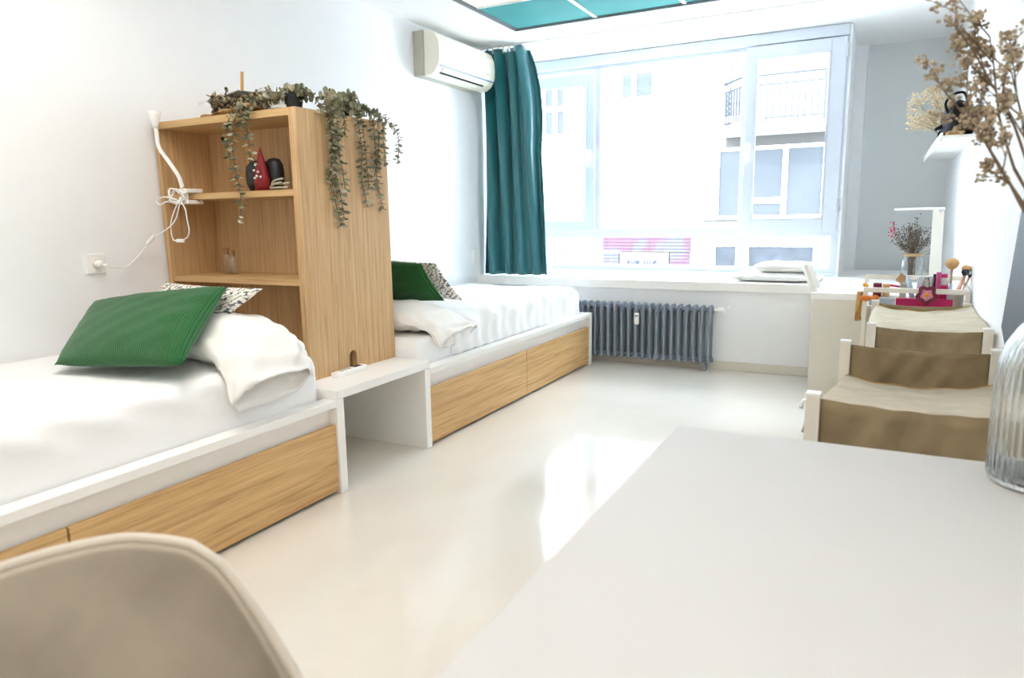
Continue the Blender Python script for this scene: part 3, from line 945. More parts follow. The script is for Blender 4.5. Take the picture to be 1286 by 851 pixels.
# first plant: in a small black pot
TZ = BZ1
pl = thing('eucalyptus_plant', 'trailing eucalyptus plant in a small black pot on the bookcase', 'plant', (0.90, 2.74, TZ))
obj('pot', MB().lathe([(0.034, 0.0), (0.044, 0.068), (0.047, 0.068), (0.048, 0.085), (0.042, 0.085), (0.040, 0.07), (0.001, 0.068)], (0.90, 2.74, TZ), 24), 'black', pl, smooth=False)
ms, ml = MB(), MB()
c0 = (0.90, 2.74, TZ + 0.07)
bush(ms, ml, c0, 0.10, 0.09, 0.07, 20)
for pth in (
    [c0, (0.84, 2.67, TZ + 0.09), (0.78, 2.60, TZ + 0.05), (0.755, 2.565, TZ - 0.04), (0.76, 2.56, TZ - 0.16), (0.77, 2.56, TZ - 0.25)],
    [c0, (0.80, 2.68, TZ + 0.06), (0.70, 2.60, TZ + 0.03), (0.665, 2.565, TZ - 0.05), (0.655, 2.555, TZ - 0.17), (0.665, 2.555, TZ - 0.30), (0.69, 2.55, TZ - 0.43), (0.67, 2.55, TZ - 0.52)],
    [c0, (0.79, 2.67, TZ + 0.07), (0.72, 2.61, TZ + 0.04), (0.635, 2.565, TZ - 0.03), (0.625, 2.55, TZ - 0.13), (0.63, 2.55, TZ - 0.22)],
    [c0, (0.98, 2.74, TZ + 0.09), (1.03, 2.76, TZ + 0.05), (1.055, 2.76, TZ - 0.02)],
    [c0, (0.84, 2.70, TZ + 0.07), (0.76, 2.66, TZ + 0.05), (0.70, 2.63, TZ + 0.03)],
    [c0, (0.80, 2.66, TZ + 0.05), (0.72, 2.60, TZ + 0.01), (0.71, 2.57, TZ - 0.08)]):
    strand(ms, ml, pth, 0.019)
obj('stems', ms, 'stem', pl, smooth=True)
obj('leaves', ml, 'leaf', pl)
pl = thing('eucalyptus_plant', 'dense eucalyptus clump spilling over the side of the bookcase', 'plant', (0.93, 3.08, TZ))
obj('pot', MB().lathe([(0.034, 0.0), (0.044, 0.05), (0.046, 0.06), (0.001, 0.055)], (0.93, 3.08, TZ), 20), 'black', pl, smooth=False)
ms, ml = MB(), MB()
c0 = (0.94, 3.05, TZ + 0.05)
bush(ms, ml, c0, 0.11, 0.17, 0.10, 50)
xs = BX1 + 0.018
def fall(y0, y1, zend, xo=0.0, drift=0.0):
    z = TZ
    pts = [c0, (0.99, (c0[1] + y0) / 2, TZ + 0.06), (xs + xo, y0, TZ + 0.01)]
    n = max(2, int((TZ - zend) / 0.13))
    for i in range(1, n + 1):
        f_ = i / n
        pts.append((xs + xo + 0.008 * math.sin(i * 2), y0 + (y1 - y0) * f_ + 0.012 * math.sin(i * 1.9 + drift), TZ + (zend - TZ) * f_))
    strand(ms, ml, pts, 0.018)
fall(2.80, 2.84, TZ - 0.56); fall(2.83, 2.86, TZ - 0.52, 0.006, 1); fall(2.81, 2.80, TZ - 0.34, 0.012, 2); fall(2.85, 2.90, TZ - 0.40, 0.004, 3)
fall(3.02, 3.08, TZ - 0.47, 0.0, 1); fall(3.04, 3.10, TZ - 0.36, 0.010, 2)
fall(3.15, 3.20, TZ - 0.47, 0.0, 2); fall(3.17, 3.15, TZ - 0.30, 0.012, 0); fall(3.20, 3.22, TZ - 0.22, 0.02, 4)
fall(2.90, 2.93, TZ - 0.10, 0.005, 1)
strand(ms, ml, [c0, (0.99, 3.2, TZ + 0.07), (1.04, 3.32, TZ + 0.0), (1.06, 3.37, TZ - 0.06), (1.06, 3.37, TZ - 0.16), (1.055, 3.36, TZ - 0.22)], 0.02)
obj('stems', ms, 'stem', pl, smooth=True)
obj('leaves', ml, 'leaf', pl)

# wrapped dried bouquet lying on top
b = thing('dried_bouquet', 'dried bouquet in brown paper and whitish wrap lying on the bookcase', 'bouquet', (0.52, 2.74, TZ))
def paperfn(u, v):
    x = 0.27 + 0.50 * v
    wd = 0.05 + 0.10 * v
    a = (u - 0.5) * 3.4
    return (x, 2.75 + wd * math.sin(a) * 1.15, TZ + 0.012 + wd * 0.30 * (1 - math.cos(a)) * 0.55 + 0.006 * math.sin(v * 17 + u * 11))
obj('paper', MB().grid(paperfn, 22, 14), 'paper', b, smooth=True, solid=0.002)
def wrapfn(u, v):
    x = 0.28 + 0.46 * v
    wd = 0.055 + 0.085 * v
    a = -1.1 + u * (4.0 - 2.6 * v)
    return (x, 2.75 + wd * 1.2 * math.cos(a) * 1.0, TZ + 0.072 + 0.02 * v + wd * 0.55 * math.sin(a) + 0.008 * math.sin(v * 23 + u * 9))
obj('wrap', MB().grid(wrapfn, 26, 14), 'cello', b, smooth=True, solid=0.001)
ms, ml = MB(), MB()
for i in range(60):
    e = Vector((random.uniform(0.40, 0.78), 2.72 + random.uniform(-0.10, 0.09), TZ + random.uniform(0.04, 0.125)))
    s0 = Vector((0.30 + random.uniform(0, 0.05), 2.75 + random.uniform(-0.02, 0.02), TZ + 0.045))
    ms.tube([s0, s0.lerp(e, 0.6) + rnd(0.01), e], 0.0015, 4)
    for q in range(9):
        pt = s0.lerp(e, random.uniform(0.45, 1.0)) + rnd(0.018)
        if pt.z < TZ + 0.02: pt.z = TZ + 0.02
        if random.random() < 0.45: ml.ball(pt, random.uniform(0.004, 0.009), 6, 4)
        else: leaf(ml, pt, rnd(), rnd(), random.uniform(0.014, 0.032), random.uniform(0.006, 0.013))
obj('stems', ms, 'stem', b)
obj('flower_heads', ml, 'driedmix', b)['kind'] = 'stuff'
obj('stick', MB().tube([(0.485, 2.80, TZ + 0.03), (0.478, 2.80, TZ + 0.12), (0.492, 2.80, TZ + 0.245)], 0.008, 8), 'stick', b, label='pale wooden stick poking up')
tf = MB()
for i in range(10): tf.ball((0.27 + random.uniform(-0.045, 0.045), 2.74 + random.uniform(-0.02, 0.02), TZ + 0.018 + random.uniform(0, 0.008)), 0.016, 8, 5)
tag(obj('tissue_scrap', tf, 'pillowcase', smooth=True), 'crumpled white tissue beside the wrapped bouquet on the bookcase', 'tissue')

# ornament on the middle shelf
g = thing('shelf_ornament', 'black rounded ornament with a pointed red patterned front on the middle shelf', 'ornament', (0.66, 2.72, 1.46))
prof = [(0.001, 0.0), (0.062, 0.0), (0.082, 0.05), (0.086, 0.10), (0.078, 0.15), (0.055, 0.178), (0.02, 0.186), (0.001, 0.187)]
obj('body', MB().lathe(prof, (0, 0, 0), 24).xf(Matrix.Translation((0.635, 2.73, 1.46)) @ Matrix.Diagonal((0.95, 0.6, 0.86, 1))), 'black', g, smooth=True)
obj('side_lobe', MB().lathe(prof, (0, 0, 0), 20).xf(Matrix.Translation((0.735, 2.74, 1.46)) @ Matrix.Diagonal((0.62, 0.5, 0.9, 1))), 'black', g, smooth=True)
obj('red_front', MB().lathe([(0.001, 0), (0.05, 0.0), (0.053, 0.06), (0.042, 0.11), (0.022, 0.165), (0.01, 0.20), (0.001, 0.222)], (0, 0, 0), 20).xf(Matrix.Translation((0.706, 2.68, 1.46)) @ Matrix.Diagonal((0.85, 0.6, 1, 1))), 'red', g, smooth=True)
spots = MB()
for (x, z) in ((0.70, 1.59), (0.688, 1.563), (0.715, 1.555), (0.73, 1.53), (0.69, 1.525), (0.705, 1.535)):
    spots.ball((x, 2.648, z), 0.009, 6, 4, (1, 0.7, 0.7))
obj('white_spots', spots, 'plastic', g, smooth=True)
cb = MB()
for i in range(2):
    cb.tube(bez([(0.83 + 0.08 * math.cos(q * PI / 6), 2.69 + 0.012 * i, 1.475 + 0.012 * i + 0.024 * max(0, math.sin(q * PI / 6)) + 0.008 * i) for q in range(3, 11)], 4), 0.006, 8)
tag(obj('cable_coil', cb, 'acgrey', smooth=True), 'pale looped cable on the middle shelf next to the red ornament', 'cable')

for i, (x, y, h, lab) in enumerate(((0.265, 2.80, 0.135, 'small corked glass bottle on the lower shelf, the one nearer the wall'), (0.325, 2.785, 0.125, 'small corked glass bottle on the lower shelf, the one nearer the plants'))):
    t = thing('glass_bottle', lab, 'bottle', (x, y, 1.02), 'corked bottles')
    obj('bottle', MB().lathe([(0.024, 0), (0.027, 0.004), (0.027, h - 0.035), (0.020, h - 0.025), (0.017, h - 0.02), (0.019, h - 0.012), (0.016, h - 0.012), (0.014, h - 0.025), (0.023, h - 0.04), (0.023, 0.01), (0.001, 0.008)], (x, y, 1.02), 20), 'jarglass', t, smooth=True)
    obj('cork', MB().lathe([(0.015, h - 0.026), (0.0165, h + 0.012)], (x, y, 1.02), 14), 'cork', t)

# ------------------------------------------------------------------ desk, desk chair
d = thing('desk', 'white desk against the right wall', 'desk', (3.56, 6.24, 0))
obj('top', MB().box(3.0987, 4.035, 5.511, 6.985, 0.695, 0.74), 'white', d, bevel=0.003)
obj('leg_panel', MB().box(3.108, 3.99, 5.516, 5.56, 0, 0.6945), 'cream', d, bevel=0.003)
obj('leg_panel', MB().box(3.108, 3.99, 6.93, 6.974, 0, 0.6945), 'cream', d, bevel=0.003)
obj('back_rail', MB().box(3.94, 3.965, 5.561, 6.929, 0.30, 0.6945), 'cream', d)

ch = thing('desk_chair', 'white swivel chair tucked behind the desk with its back showing above', 'chair', (3.36, 5.80, 0))
def backfn(u, v):
    yy = (u - 0.5) * 0.42 * (1 - 0.30 * v * v)
    z = 0.50 + 0.435 * v
    x = 3.115 - 0.115 * v ** 1.6 + 0.06 * (4 * (u - 0.5) ** 2) * (1 - 0.5 * v)
    return (x + 0.012, 5.78 + yy, z)
obj('backrest', MB().grid(backfn, 16, 12), 'cream', ch, smooth=True, solid=0.028, bevel=0.008)
def seatfn(u, v):
    x = 3.10 + 0.40 * v
    yy = (u - 0.5) * 0.42 * (1 - 0.12 * v)
    return (x + 0.03, 5.78 + yy, 0.475 - 0.03 * math.sin(PI * u) + 0.02 * (1 - v) ** 3)
obj('seat', MB().grid(seatfn, 12, 12), 'cream', ch, smooth=True, solid=0.03)
obj('column', MB().lathe([(0.028, 0.10), (0.028, 0.25), (0.02, 0.25), (0.02, 0.45)], (3.37, 5.78, 0), 14), 'plastic', ch)
for i in range(5):
    a_ = 3.75 + i * 2 * PI / 5
    ex, ey = 3.37 + 0.26 * math.cos(a_), 5.78 + 0.26 * math.sin(a_)
    lgm = obj('leg', MB().tube([(3.37, 5.78, 0.12), (3.37 + 0.15 * math.cos(a_), 5.78 + 0.15 * math.sin(a_), 0.10), (ex, ey, 0.065)], [0.02, 0.016, 0.012], 8), 'plastic', ch)
    obj('caster', MB().lathe([(0.024, -0.012), (0.026, 0), (0.024, 0.012)], (ex, ey, 0.026), 14, axis=(math.sin(a_), -math.cos(a_), 0)), 'acgrey', lgm)
obj('stand', MB().tube([(3.37, 5.78, 0.455), (3.14, 5.78, 0.45), (3.11, 5.78, 0.52)], 0.012, 8), 'plastic', ch)

# seat cushions on the bench
def pad(x0, x1, y0, y1, z0, t, seed):
    m = MB()
    def mk(sg):
        def fn(u, v):
            a, b = 2 * u - 1, 2 * v - 1
            a2 = a * (1 - 0.03 * (1 - b * b)); b2 = b * (1 - 0.03 * (1 - a * a))
            h = (max(0, 1 - a ** 4) * max(0, 1 - b ** 4)) ** 0.5
            zc = z0 + t * 0.5
            q = 0.008 * wob(u * 4, v * 4, 1.5, seed) * h
            return ((x0 + x1) / 2 + (x1 - x0) / 2 * a2, (y0 + y1) / 2 + (y1 - y0) / 2 * b2, zc + sg * t * 0.5 * h + (q if sg > 0 else 0) + 0.25 * t * (1 - h) * (1 if sg else 1) * 0)
        return fn
    m.grid(mk(1), 30, 30); m.grid(mk(-1), 30, 30)
    return m
tag(obj('seat_pad', pad(2.39, 3.06, 6.10, 6.70, 0.75, 0.075, 1), 'pillowcase', smooth=True, weld=True), 'cream seat pad at the bottom of the stack on the window bench', 'cushion', 'bench seat pads')
tag(obj('seat_pad', pad(2.57, 3.075, 6.16, 6.66, 0.825, 0.08, 2), 'pillowcase', smooth=True, weld=True), 'cream seat pad on top of the stack on the window bench', 'cushion', 'bench seat pads')
# papers on the bench
for i, (x, y, rz, wd, hg, lab) in enumerate(((0.60, 6.45, 0.25, 0.30, 0.42, 'white sheet of paper on the window bench by the curtain'), (0.88, 6.66, -0.3, 0.34, 0.30, 'white sheet of paper on the window bench below the left mullion'))):
    m = MB().box(-wd / 2, wd / 2, -hg / 2, hg / 2, 0.0, 0.004).xf(Matrix.Translation((x, y, 0.75)) @ Matrix.Rotation(rz, 4, 'Z'))
    tag(obj('paper_sheet', m, 'plastic'), lab, 'paper', 'papers on the bench')

# ------------------------------------------------------------------ sling stools
def sling(name, label, x0, x1, y0, y1, ztop, rotz, far_drop, near_sag, foot=False):
    cx_, cy_ = (x0 + x1) / 2, (y0 + y1) / 2
    t = thing(name, label, 'armchair', (cx_, cy_, 0), 'canvas sling armchairs')
    pw_ = 0.042
    for x in (x0, x1 - pw_):
        for y in (y0, y1 - pw_):
            pp = obj('leg', MB().box(x, x + pw_, y, y + pw_, 0, ztop), 'frame', t, bevel=0.003)
            obj('cap', MB().box(x - 0.001, x + pw_ + 0.001, y - 0.001, y + pw_ + 0.001, ztop + 0.0005, ztop + 0.008), 'plastic', pp, bevel=0.002)
    for y in (y0, y1 - pw_):
        obj('bottom_rail', MB().box(x0 + pw_, x1 - pw_, y + 0.008, y + 0.034, 0.16, 0.19), 'frame', t, bevel=0.002)
    for x in (x0 + 0.008, x1 - 0.034):
        obj('side_rail', MB().box(x, x + 0.026, y0 + pw_, y1 - pw_, 0.30, 0.33), 'frame', t, bevel=0.002)
    for j, y in enumerate((y0 + 0.02, y1 - 0.02)):
        zb = 0.36 if j == 0 else ztop - 0.20
        def band(u, v, y=y, zb=zb):
            e = math.sin(PI * u)
            return (x0 + pw_ + (x1 - x0 - 2 * pw_) * u, y + 0.022 * math.sin(u * 13 + v * 3 + math.sin(u * 5)) * e * v + 0.008 * math.sin(u * 29 + v * 7) * e, ztop - 0.012 - 0.012 * e + (zb - ztop) * v)
        obj('arm_band', MB().grid(band, 40, 10), 'canvas_shade', t, smooth=True, solid=0.008)
    ya, yb = y0 + 0.029, y1 - 0.055
    def seat(u, v):
        # u from the room side to the wall side, v from near to far
        x = x0 - 0.035 + (x1 - x0 + 0.04) * u
        y = ya + (yb - ya) * v
        e = math.sin(PI * v)
        zl = ztop - 0.010 - near_sag * (1 - v) - far_drop * v
        sag = 0.022 * e * (0.5 + 0.5 * math.sin(PI * min(1, u * 1.05)))
        z = zl - sag - 0.009 * (1 - v) ** 6 - 0.012 * math.sin(PI * u) * (1 - v)
        bow = 4 * (u - 0.5) ** 2
        z -= 0.045 * (1 - bow) * v * v
        if u < 0.12:
            k_ = (0.12 - u) / 0.12
            z -= 0.11 * k_ ** 2
            x += 0.03 * k_
        return (x, y, z + 0.003 * math.sin(u * 23 + v * 11))
    so = obj('seat', MB().grid(seat, 48, 36), 'canvas', t, smooth=True, solid=0.01)
    hem = [seat(i / 30, 1.0) for i in range(31)]
    obj('seam', MB().tube([(p_[0], p_[1] + 0.004, p_[2] + 0.004) for p_ in hem], 0.004, 6), 'scarf', so)
    if foot:
        obj('foot_bar', MB().tube(bez([(x0 + 0.03, y1 - 0.02, 0.075), (x0 - 0.25, y1, 0.07), (x0 - 0.355, y1, 0.06), (x0 - 0.385, y1, 0.03), (x0 - 0.388, y1, 0.002)], 5), 0.012, 8), 'plastic', t, smooth=True)
    t.rotation_euler = (0, 0, rotz)
    return t
sling('sling_armchair', 'canvas sling armchair with off-white posts, directly behind the front table', 3.375, 3.965, 2.285, 3.37, 0.75, -0.045, 0.12, 0.0)
sling('sling_armchair', 'canvas sling armchair with off-white posts, next to the makeup trolley', 3.495, 4.03, 3.925, 5.03, 0.75, -0.008, 0.0, 0.0, True)

# ------------------------------------------------------------------ trolley with makeup
TX0, TX1, TY0, TY1 = 3.445, 4.032, 5.07, 5.46
t = thing('trolley', 'off-white metal trolley full of makeup between armchair and desk', 'trolley', (3.74, 5.26, 0))
q = 0.026
for x in (TX0, TX1 - q):
    for y in (TY0, TY1 - q):
        obj('leg', MB().box(x, x + q, y, y + q, 0.0, 0.80 if y == TY0 else 0.855), 'frame', t, bevel=0.002)
for z in (0.80,):
    obj('top_rail', MB().box(TX0, TX1, TY0, TY0 + q, z, z + 0.03), 'frame', t, bevel=0.002)
    obj('top_rail', MB().box(TX0, TX1, TY1 - q, TY1, z + 0.055, z + 0.085), 'frame', t, bevel=0.002)
    obj('top_rail', MB().box(TX0, TX0 + q, TY0 + q, TY1 - q, z, z + 0.03), 'frame', t, bevel=0.002)
    obj('top_rail', MB().box(TX1 - q, TX1, TY0 + q, TY1 - q, z, z + 0.03), 'frame', t, bevel=0.002)
for z in (0.70, 0.40, 0.12):
    obj('tray', MB().box(TX0 + 0.002, TX1 - 0.002, TY0 + 0.004, TY1 - 0.004, z, z + 0.012), 'frame', t, bevel=0.002)
TT = 0.712
def mk(name, label, cat, mb, mat, group=None, **kw):
    o = obj(name, mb, mat, **kw); tag(o, label, cat, group); return o
# brushes in a beige cup
cup = thing('brush_cup', 'beige cup of makeup brushes on the trolley by the wall', 'cup', (3.955, 5.24, TT))
obj('cup', MB().lathe([(0.055, 0.0), (0.06, 0.10), (0.056, 0.10), (0.052, 0.006), (0.001, 0.006)], (3.955, 5.24, TT), 24), 'cream', cup, smooth=False)
def brush(x, y, dx, dy, h, r, bm, hm_, lab):
    b0 = Vector((x, y, TT + 0.012)); e = Vector((x + dx, y + dy, TT + h))
    d_ = (e - b0).normalized()
    t_ = thing('makeup_brush', lab, 'brush', tuple(b0), 'makeup brushes')
    obj('handle', MB().tube([b0, b0.lerp(e, 0.5), e], [0.004, 0.006, 0.005], 8), hm_, t_, smooth=True)
    obj('ferrule', MB().tube([e, e + d_ * 0.03], [0.006, 0.008], 8), 'rose', t_)
    obj('bristles', MB().lathe([(0.007, 0), (r * 0.7, 0.25 * r + 0.004), (r, 0.9 * r), (r * 0.88, 1.4 * r), (r * 0.5, 1.75 * r), (0.001, 1.85 * r)], e + d_ * 0.03, 14, axis=d_), bm, t_, smooth=True)
brush(3.94, 5.235, -0.005, -0.01, 0.20, 0.040, 'skin', 'twine', 'makeup brush with a big fan shaped tan head, leftmost in the cup')
brush(3.96, 5.255, 0.04, 0.0, 0.175, 0.030, 'skin', 'rose', 'makeup brush with a rounded tan head at the right of the cup')
brush(3.965, 5.22, 0.03, -0.02, 0.165, 0.024, 'darkbr', 'rose', 'makeup brush with dark blue-grey bristles in the cup')
brush(3.95, 5.26, 0.05, 0.015, 0.18, 0.018, 'skin', 'stick', 'slim makeup brush with a tan head at the back of the cup')
brush(3.945, 5.22, -0.035, -0.02, 0.155, 0.013, 'darkbr', 'pinkm', 'slim makeup brush with dark bristles and pink handle in the cup')
brush(3.975, 5.235, 0.045, -0.01, 0.155, 0.012, 'darkbr', 'rose', 'slim makeup brush with dark bristles tilting to the wall')
def cylp(x, y, r_, z0, z1, n=16): return MB().lathe([(r_ * 0.96, z0), (r_, z0 + 0.003), (r_, z1 - 0.003), (r_ * 0.94, z1)], (x, y, TT), n)
mk('lipstick', 'tall pink lipstick tube on the trolley left of the brushes', 'makeup', cylp(3.865, 5.2, 0.014, 0, 0.215), 'pinkm', 'makeup tubes')
mk('mascara', 'dark teal mascara tube behind the pink lipstick', 'makeup', cylp(3.89, 5.25, 0.013, 0, 0.20), 'tealp', 'makeup tubes')
nb = thing('nail_polish', 'magenta bottle with a silver neck and magenta cap beside the brush cup', 'makeup', (3.893, 5.16, TT))
obj('bottle', MB().box(3.873, 3.913, 5.145, 5.175, TT, TT + 0.135), 'magenta', nb, bevel=0.004)
obj('neck', MB().box(3.877, 3.909, 5.148, 5.172, TT + 0.136, TT + 0.185), 'silver', nb, bevel=0.003)
obj('cap', MB().box(3.875, 3.911, 5.146, 5.174, TT + 0.1855, TT + 0.205), 'magenta', nb, bevel=0.003)
mk('makeup_jar', 'silver lidded jar on the trolley, wider one', 'makeup', cylp(3.775, 5.20, 0.026, 0, 0.185), 'silver', 'makeup jars', smooth=False)
mk('makeup_jar', 'silver lidded jar on the trolley, slimmer one next to the pink lipstick', 'makeup', cylp(3.823, 5.21, 0.02, 0, 0.185), 'silver', 'makeup jars', smooth=False)
mk('makeup_tube', 'clear tilted makeup tube near the kraft card', 'makeup', MB().tube([(3.735, 5.19, TT + 0.02), (3.715, 5.19, TT + 0.10), (3.695, 5.19, TT + 0.185)], [0.015, 0.017, 0.012], 10), 'blueg', smooth=True)
mk('card', 'small kraft brown card standing on the trolley', 'card', MB().box(-0.022, 0.022, -0.002, 0.002, -0.028, 0.028).xf(Matrix.Translation((3.66, 5.26, TT + 0.165)) @ Matrix.Rotation(0.6, 4, 'Y')), 'paper')
mk('makeup_box', 'tall grey box under the kraft card', 'makeup', MB().box(3.655, 3.695, 5.24, 5.285, TT, TT + 0.135), 'acgrey', bevel=0.003)
mk('compact', 'small round red compact on the trolley left end', 'makeup', cylp(3.525, 5.22, 0.026, 0.0, 0.135), 'maroon', 'small makeup pots')
mk('compact', 'small tan topped pot beside the red compact', 'makeup', cylp(3.575, 5.2, 0.022, 0.0, 0.132), 'skin', 'small makeup pots')
mk('pencil', 'magenta makeup pencil lying across the trolley', 'pencil', MB().tube([(3.59, 5.28, TT + 0.118), (3.71, 5.26, TT + 0.105)], 0.007, 8), 'magenta')
mk('makeup_case', 'clear blue-white makeup case on the trolley tray', 'case', MB().box(3.48, 3.63, 5.115, 5.18, TT, TT + 0.05), 'blueg', bevel=0.006)
mk('palette', 'flat magenta palette box lying along the front of the trolley', 'palette', MB().box(3.635, 3.945, 5.10, 5.14, TT, TT + 0.052), 'magenta', bevel=0.004)
mk('gold_trinket', 'tiny gold trinket at the left corner of the trolley rail', 'trinket', MB().ball((3.452, 5.12, 0.842), 0.014, 10, 6).ball((3.468, 5.10, 0.838), 0.009, 8, 5), 'yellow', smooth=True)
mk('mascara', 'black makeup tube between the silver jar and the pink lipstick', 'makeup', cylp(3.848, 5.235, 0.011, 0, 0.20), 'black', 'makeup tubes')
mk('makeup_box', 'pale turquoise box between the magenta bottle and the brush cup', 'makeup', MB().box(3.92, 3.936, 5.11, 5.14, TT, TT + 0.15), 'blueg', bevel=0.003)
mk('mascara', 'slim grey tube in front of the silver jars', 'makeup', cylp(3.80, 5.165, 0.011, 0, 0.165), 'acgrey', 'makeup tubes')
# flower clip on the front rail
fl = thing('flower_clip', 'maroon and pink artificial flower clipped to the trolley rail', 'flower', (3.80, 5.045, 0.80))
FC = Vector((3.80, 5.052, 0.795))
for i in range(5):
    a_ = PI / 2 + 0.62 + i * 2 * PI / 5
    d_ = Vector((math.cos(a_), -0.25, math.sin(a_))); d_.normalize()
    s_ = d_.cross(Vector((0, -1, 0))).normalized(); n__ = s_.cross(d_)
    def pet(u, v, d_=d_, s_=s_, n__=n__):
        L_ = 0.062; wv = 0.030 * math.sin(PI * min(1, 0.12 + v * 0.80)) ** 0.8
        return FC + d_ * (L_ * v) + s_ * (wv * (2 * u - 1)) + n__ * (-0.012 * v * v + 0.006 * (2 * u - 1) ** 2)
    pe = obj('petal', MB().grid(pet, 8, 10), 'maroon', fl, smooth=True, solid=0.002)
    def inn(u, v, d_=d_, s_=s_, n__=n__):
        L_ = 0.036; wv = 0.017 * math.sin(PI * min(1, 0.15 + v * 0.78)) ** 0.8
        return FC + Vector((0, -0.004, 0)) + d_ * (L_ * v) + s_ * (wv * (2 * u - 1)) + n__ * (-0.004 * v * v)
    obj('petal_centre', MB().grid(inn, 6, 8), 'pinkpetal', pe, smooth=True, solid=0.0015)
obj('flower_centre', MB().ball(FC + Vector((0, -0.008, 0)), 0.015, 12, 7, (1, 0.6, 1)), 'yellow', fl, smooth=True)
# scarf hanging from the trolley's corner
sf = MB()
def scf(u, v):
    z = 0.80 - 0.19 * v
    return (3.425 + 0.014 * math.sin(u * 9 + v * 5) + 0.018 * (u - 0.5) * (1 - 0.4 * v), 5.10 + 0.05 * (u - 0.5) + 0.008 * math.sin(v * 9), z)
sf.grid(scf, 14, 14)
k2 = thing('scarf', 'mustard scarf with orange knots hanging at the trolley corner', 'scarf', (3.425, 5.10, 0.61))
obj('cloth', sf, 'scarf', k2, smooth=True, solid=0.004)
obj('knot', MB().ball((3.46, 5.055, 0.762), 0.022, 10, 7, (1.5, 0.8, 0.9)), 'orange', k2, smooth=True)
obj('knot', MB().ball((3.515, 5.05, 0.768), 0.02, 10, 7, (1.2, 0.8, 0.9)), 'orange', k2, smooth=True)

# ------------------------------------------------------------------ lamp and jar on the desk
l_ = thing('desk_lamp', 'white folding desk lamp with a flat head at the back of the desk', 'lamp', (3.905, 6.4, 0.74))
obj('base', MB().box(3.83, 3.98, 6.34, 6.46, 0.74, 0.755), 'cream', l_, bevel=0.004)
obj('arm', MB().prism([(3.875, 0.755), (3.955, 0.755), (3.942, 1.315), (3.868, 1.315)], 6.385, 6.41), 'cream', l_, bevel=0.003)
obj('head', MB().box(3.605, 3.945, 6.37, 6.425, 1.318, 1.338), 'plastic', l_, bevel=0.005)
obj('hinge', MB().lathe([(0.014, 0), (0.014, 0.05)], (3.925, 6.372, 1.312), 12, axis=(0, 1, 0)), 'silver', l_)
JX, JY = 3.765, 6.72
j_ = thing('flower_jar', 'glass jar of small dried flowers on the desk beside the lamp', 'vase', (JX, JY, 0.74))
obj('jar', MB().lathe([(0.075, 0.0), (0.083, 0.006), (0.083, 0.16), (0.074, 0.19), (0.066, 0.20), (0.066, 0.225), (0.062, 0.225), (0.062, 0.20), (0.070, 0.187), (0.079, 0.16), (0.079, 0.012), (0.001, 0.010)], (JX, JY, 0.74), 28), 'jarglass', j_, smooth=True)
obj('twine', MB().lathe([(0.067, 0.203), (0.072, 0.207), (0.072, 0.225), (0.067, 0.229)], (JX, JY, 0.74), 24), 'twine', j_)
ms, mf, mp = MB(), MB(), MB()
for i in range(70):
    an = random.uniform(0, 2 * PI); rr = random.uniform(0.02, 0.19)
    top = Vector((JX + rr * math.cos(an) * 0.95, JY + rr * math.sin(an) * 0.7, 0.74 + random.uniform(0.30, 0.50) - 0.3 * rr + (0.08 if random.random() < 0.2 else 0)))
    b0 = Vector((JX + random.uniform(-0.03, 0.03), JY + random.uniform(-0.03, 0.03), 0.76))
    mid = Vector((JX + (top.x - JX) * 0.18, JY + (top.y - JY) * 0.18, 0.965))
    ms.tube([b0, mid, mid.lerp(top, 0.55) + rnd(0.01), top], 0.0016, 4)
    for q_ in range(11):
        pt = mid.lerp(top, random.uniform(0.45, 1.05)) + rnd(0.02)
        (mf).ball(pt, random.uniform(0.003, 0.0062), 6, 4)
for i in range(26):
    mp.ball(Vector((JX - 0.165 + random.uniform(-0.022, 0.022), JY - 0.02 + random.uniform(-0.02, 0.02), 0.74 + random.uniform(0.36, 0.50))), random.uniform(0.004, 0.007), 6, 4)
ms.tube([(JX, JY, 0.80), (JX - 0.05, JY, 0.97), (JX - 0.13, JY - 0.01, 1.09), (JX - 0.165, JY - 0.02, 1.24)], 0.0016, 4)
obj('stems', ms, 'stem', j_)
obj('florets', mf, 'lav', j_)['kind'] = 'stuff'
obj('pink_florets', mp, 'pinkbuds', j_, label='pink dried buds')

# ------------------------------------------------------------------ wall shelf with bag and dried flowers
SX = 3.835; SY0, SY1 = 5.4, 7.55
wsf = thing('wall_shelf', 'narrow white picture ledge high on the right wall', 'shelf', (3.94, 6.4, 1.765))
obj('board', MB().box(SX, 4.04, SY0, SY1, 1.765, 1.782), 'white', wsf, bevel=0.002)
obj('lip', MB().box(SX - 0.014, SX - 0.0005, SY0, SY1, 1.748, 1.80), 'white', wsf, bevel=0.002)
bg = thing('bag', 'black leather bag with a looped strap on the wall shelf', 'bag', (3.93, 5.75, 1.782))
def bagfn(u, v):
    a_ = 2 * PI * u
    prof_ = [(0.0, 0.001), (0.0, 0.8), (0.2, 1.0), (0.5, 0.98), (0.8, 0.75), (0.95, 0.45), (1.0, 0.001)]
    for (a0, r0), (a1, r1) in zip(prof_, prof_[1:]):
        if a0 <= v <= a1 and a1 > a0:
            t_ = (v - a0) / (a1 - a0); rr = r0 + (r1 - r0) * t_; break
    else:
        rr = 0.001
    return (3.93 + 0.10 * rr * math.cos(a_), 5.72 + 0.22 * rr * math.sin(a_), 1.784 + 0.25 * v + 0.006 * math.sin(a_ * 3 + v * 7))
obj('bag_body', MB().grid(bagfn, 28, 16, wrap_u=True), 'blackbag', bg, smooth=True, subsurf=1)
obj('flap', MB().ball((3.92, 5.60, 1.95), 0.06, 12, 8, (0.9, 1.2, 1.0)), 'blackbag', bg, smooth=True)
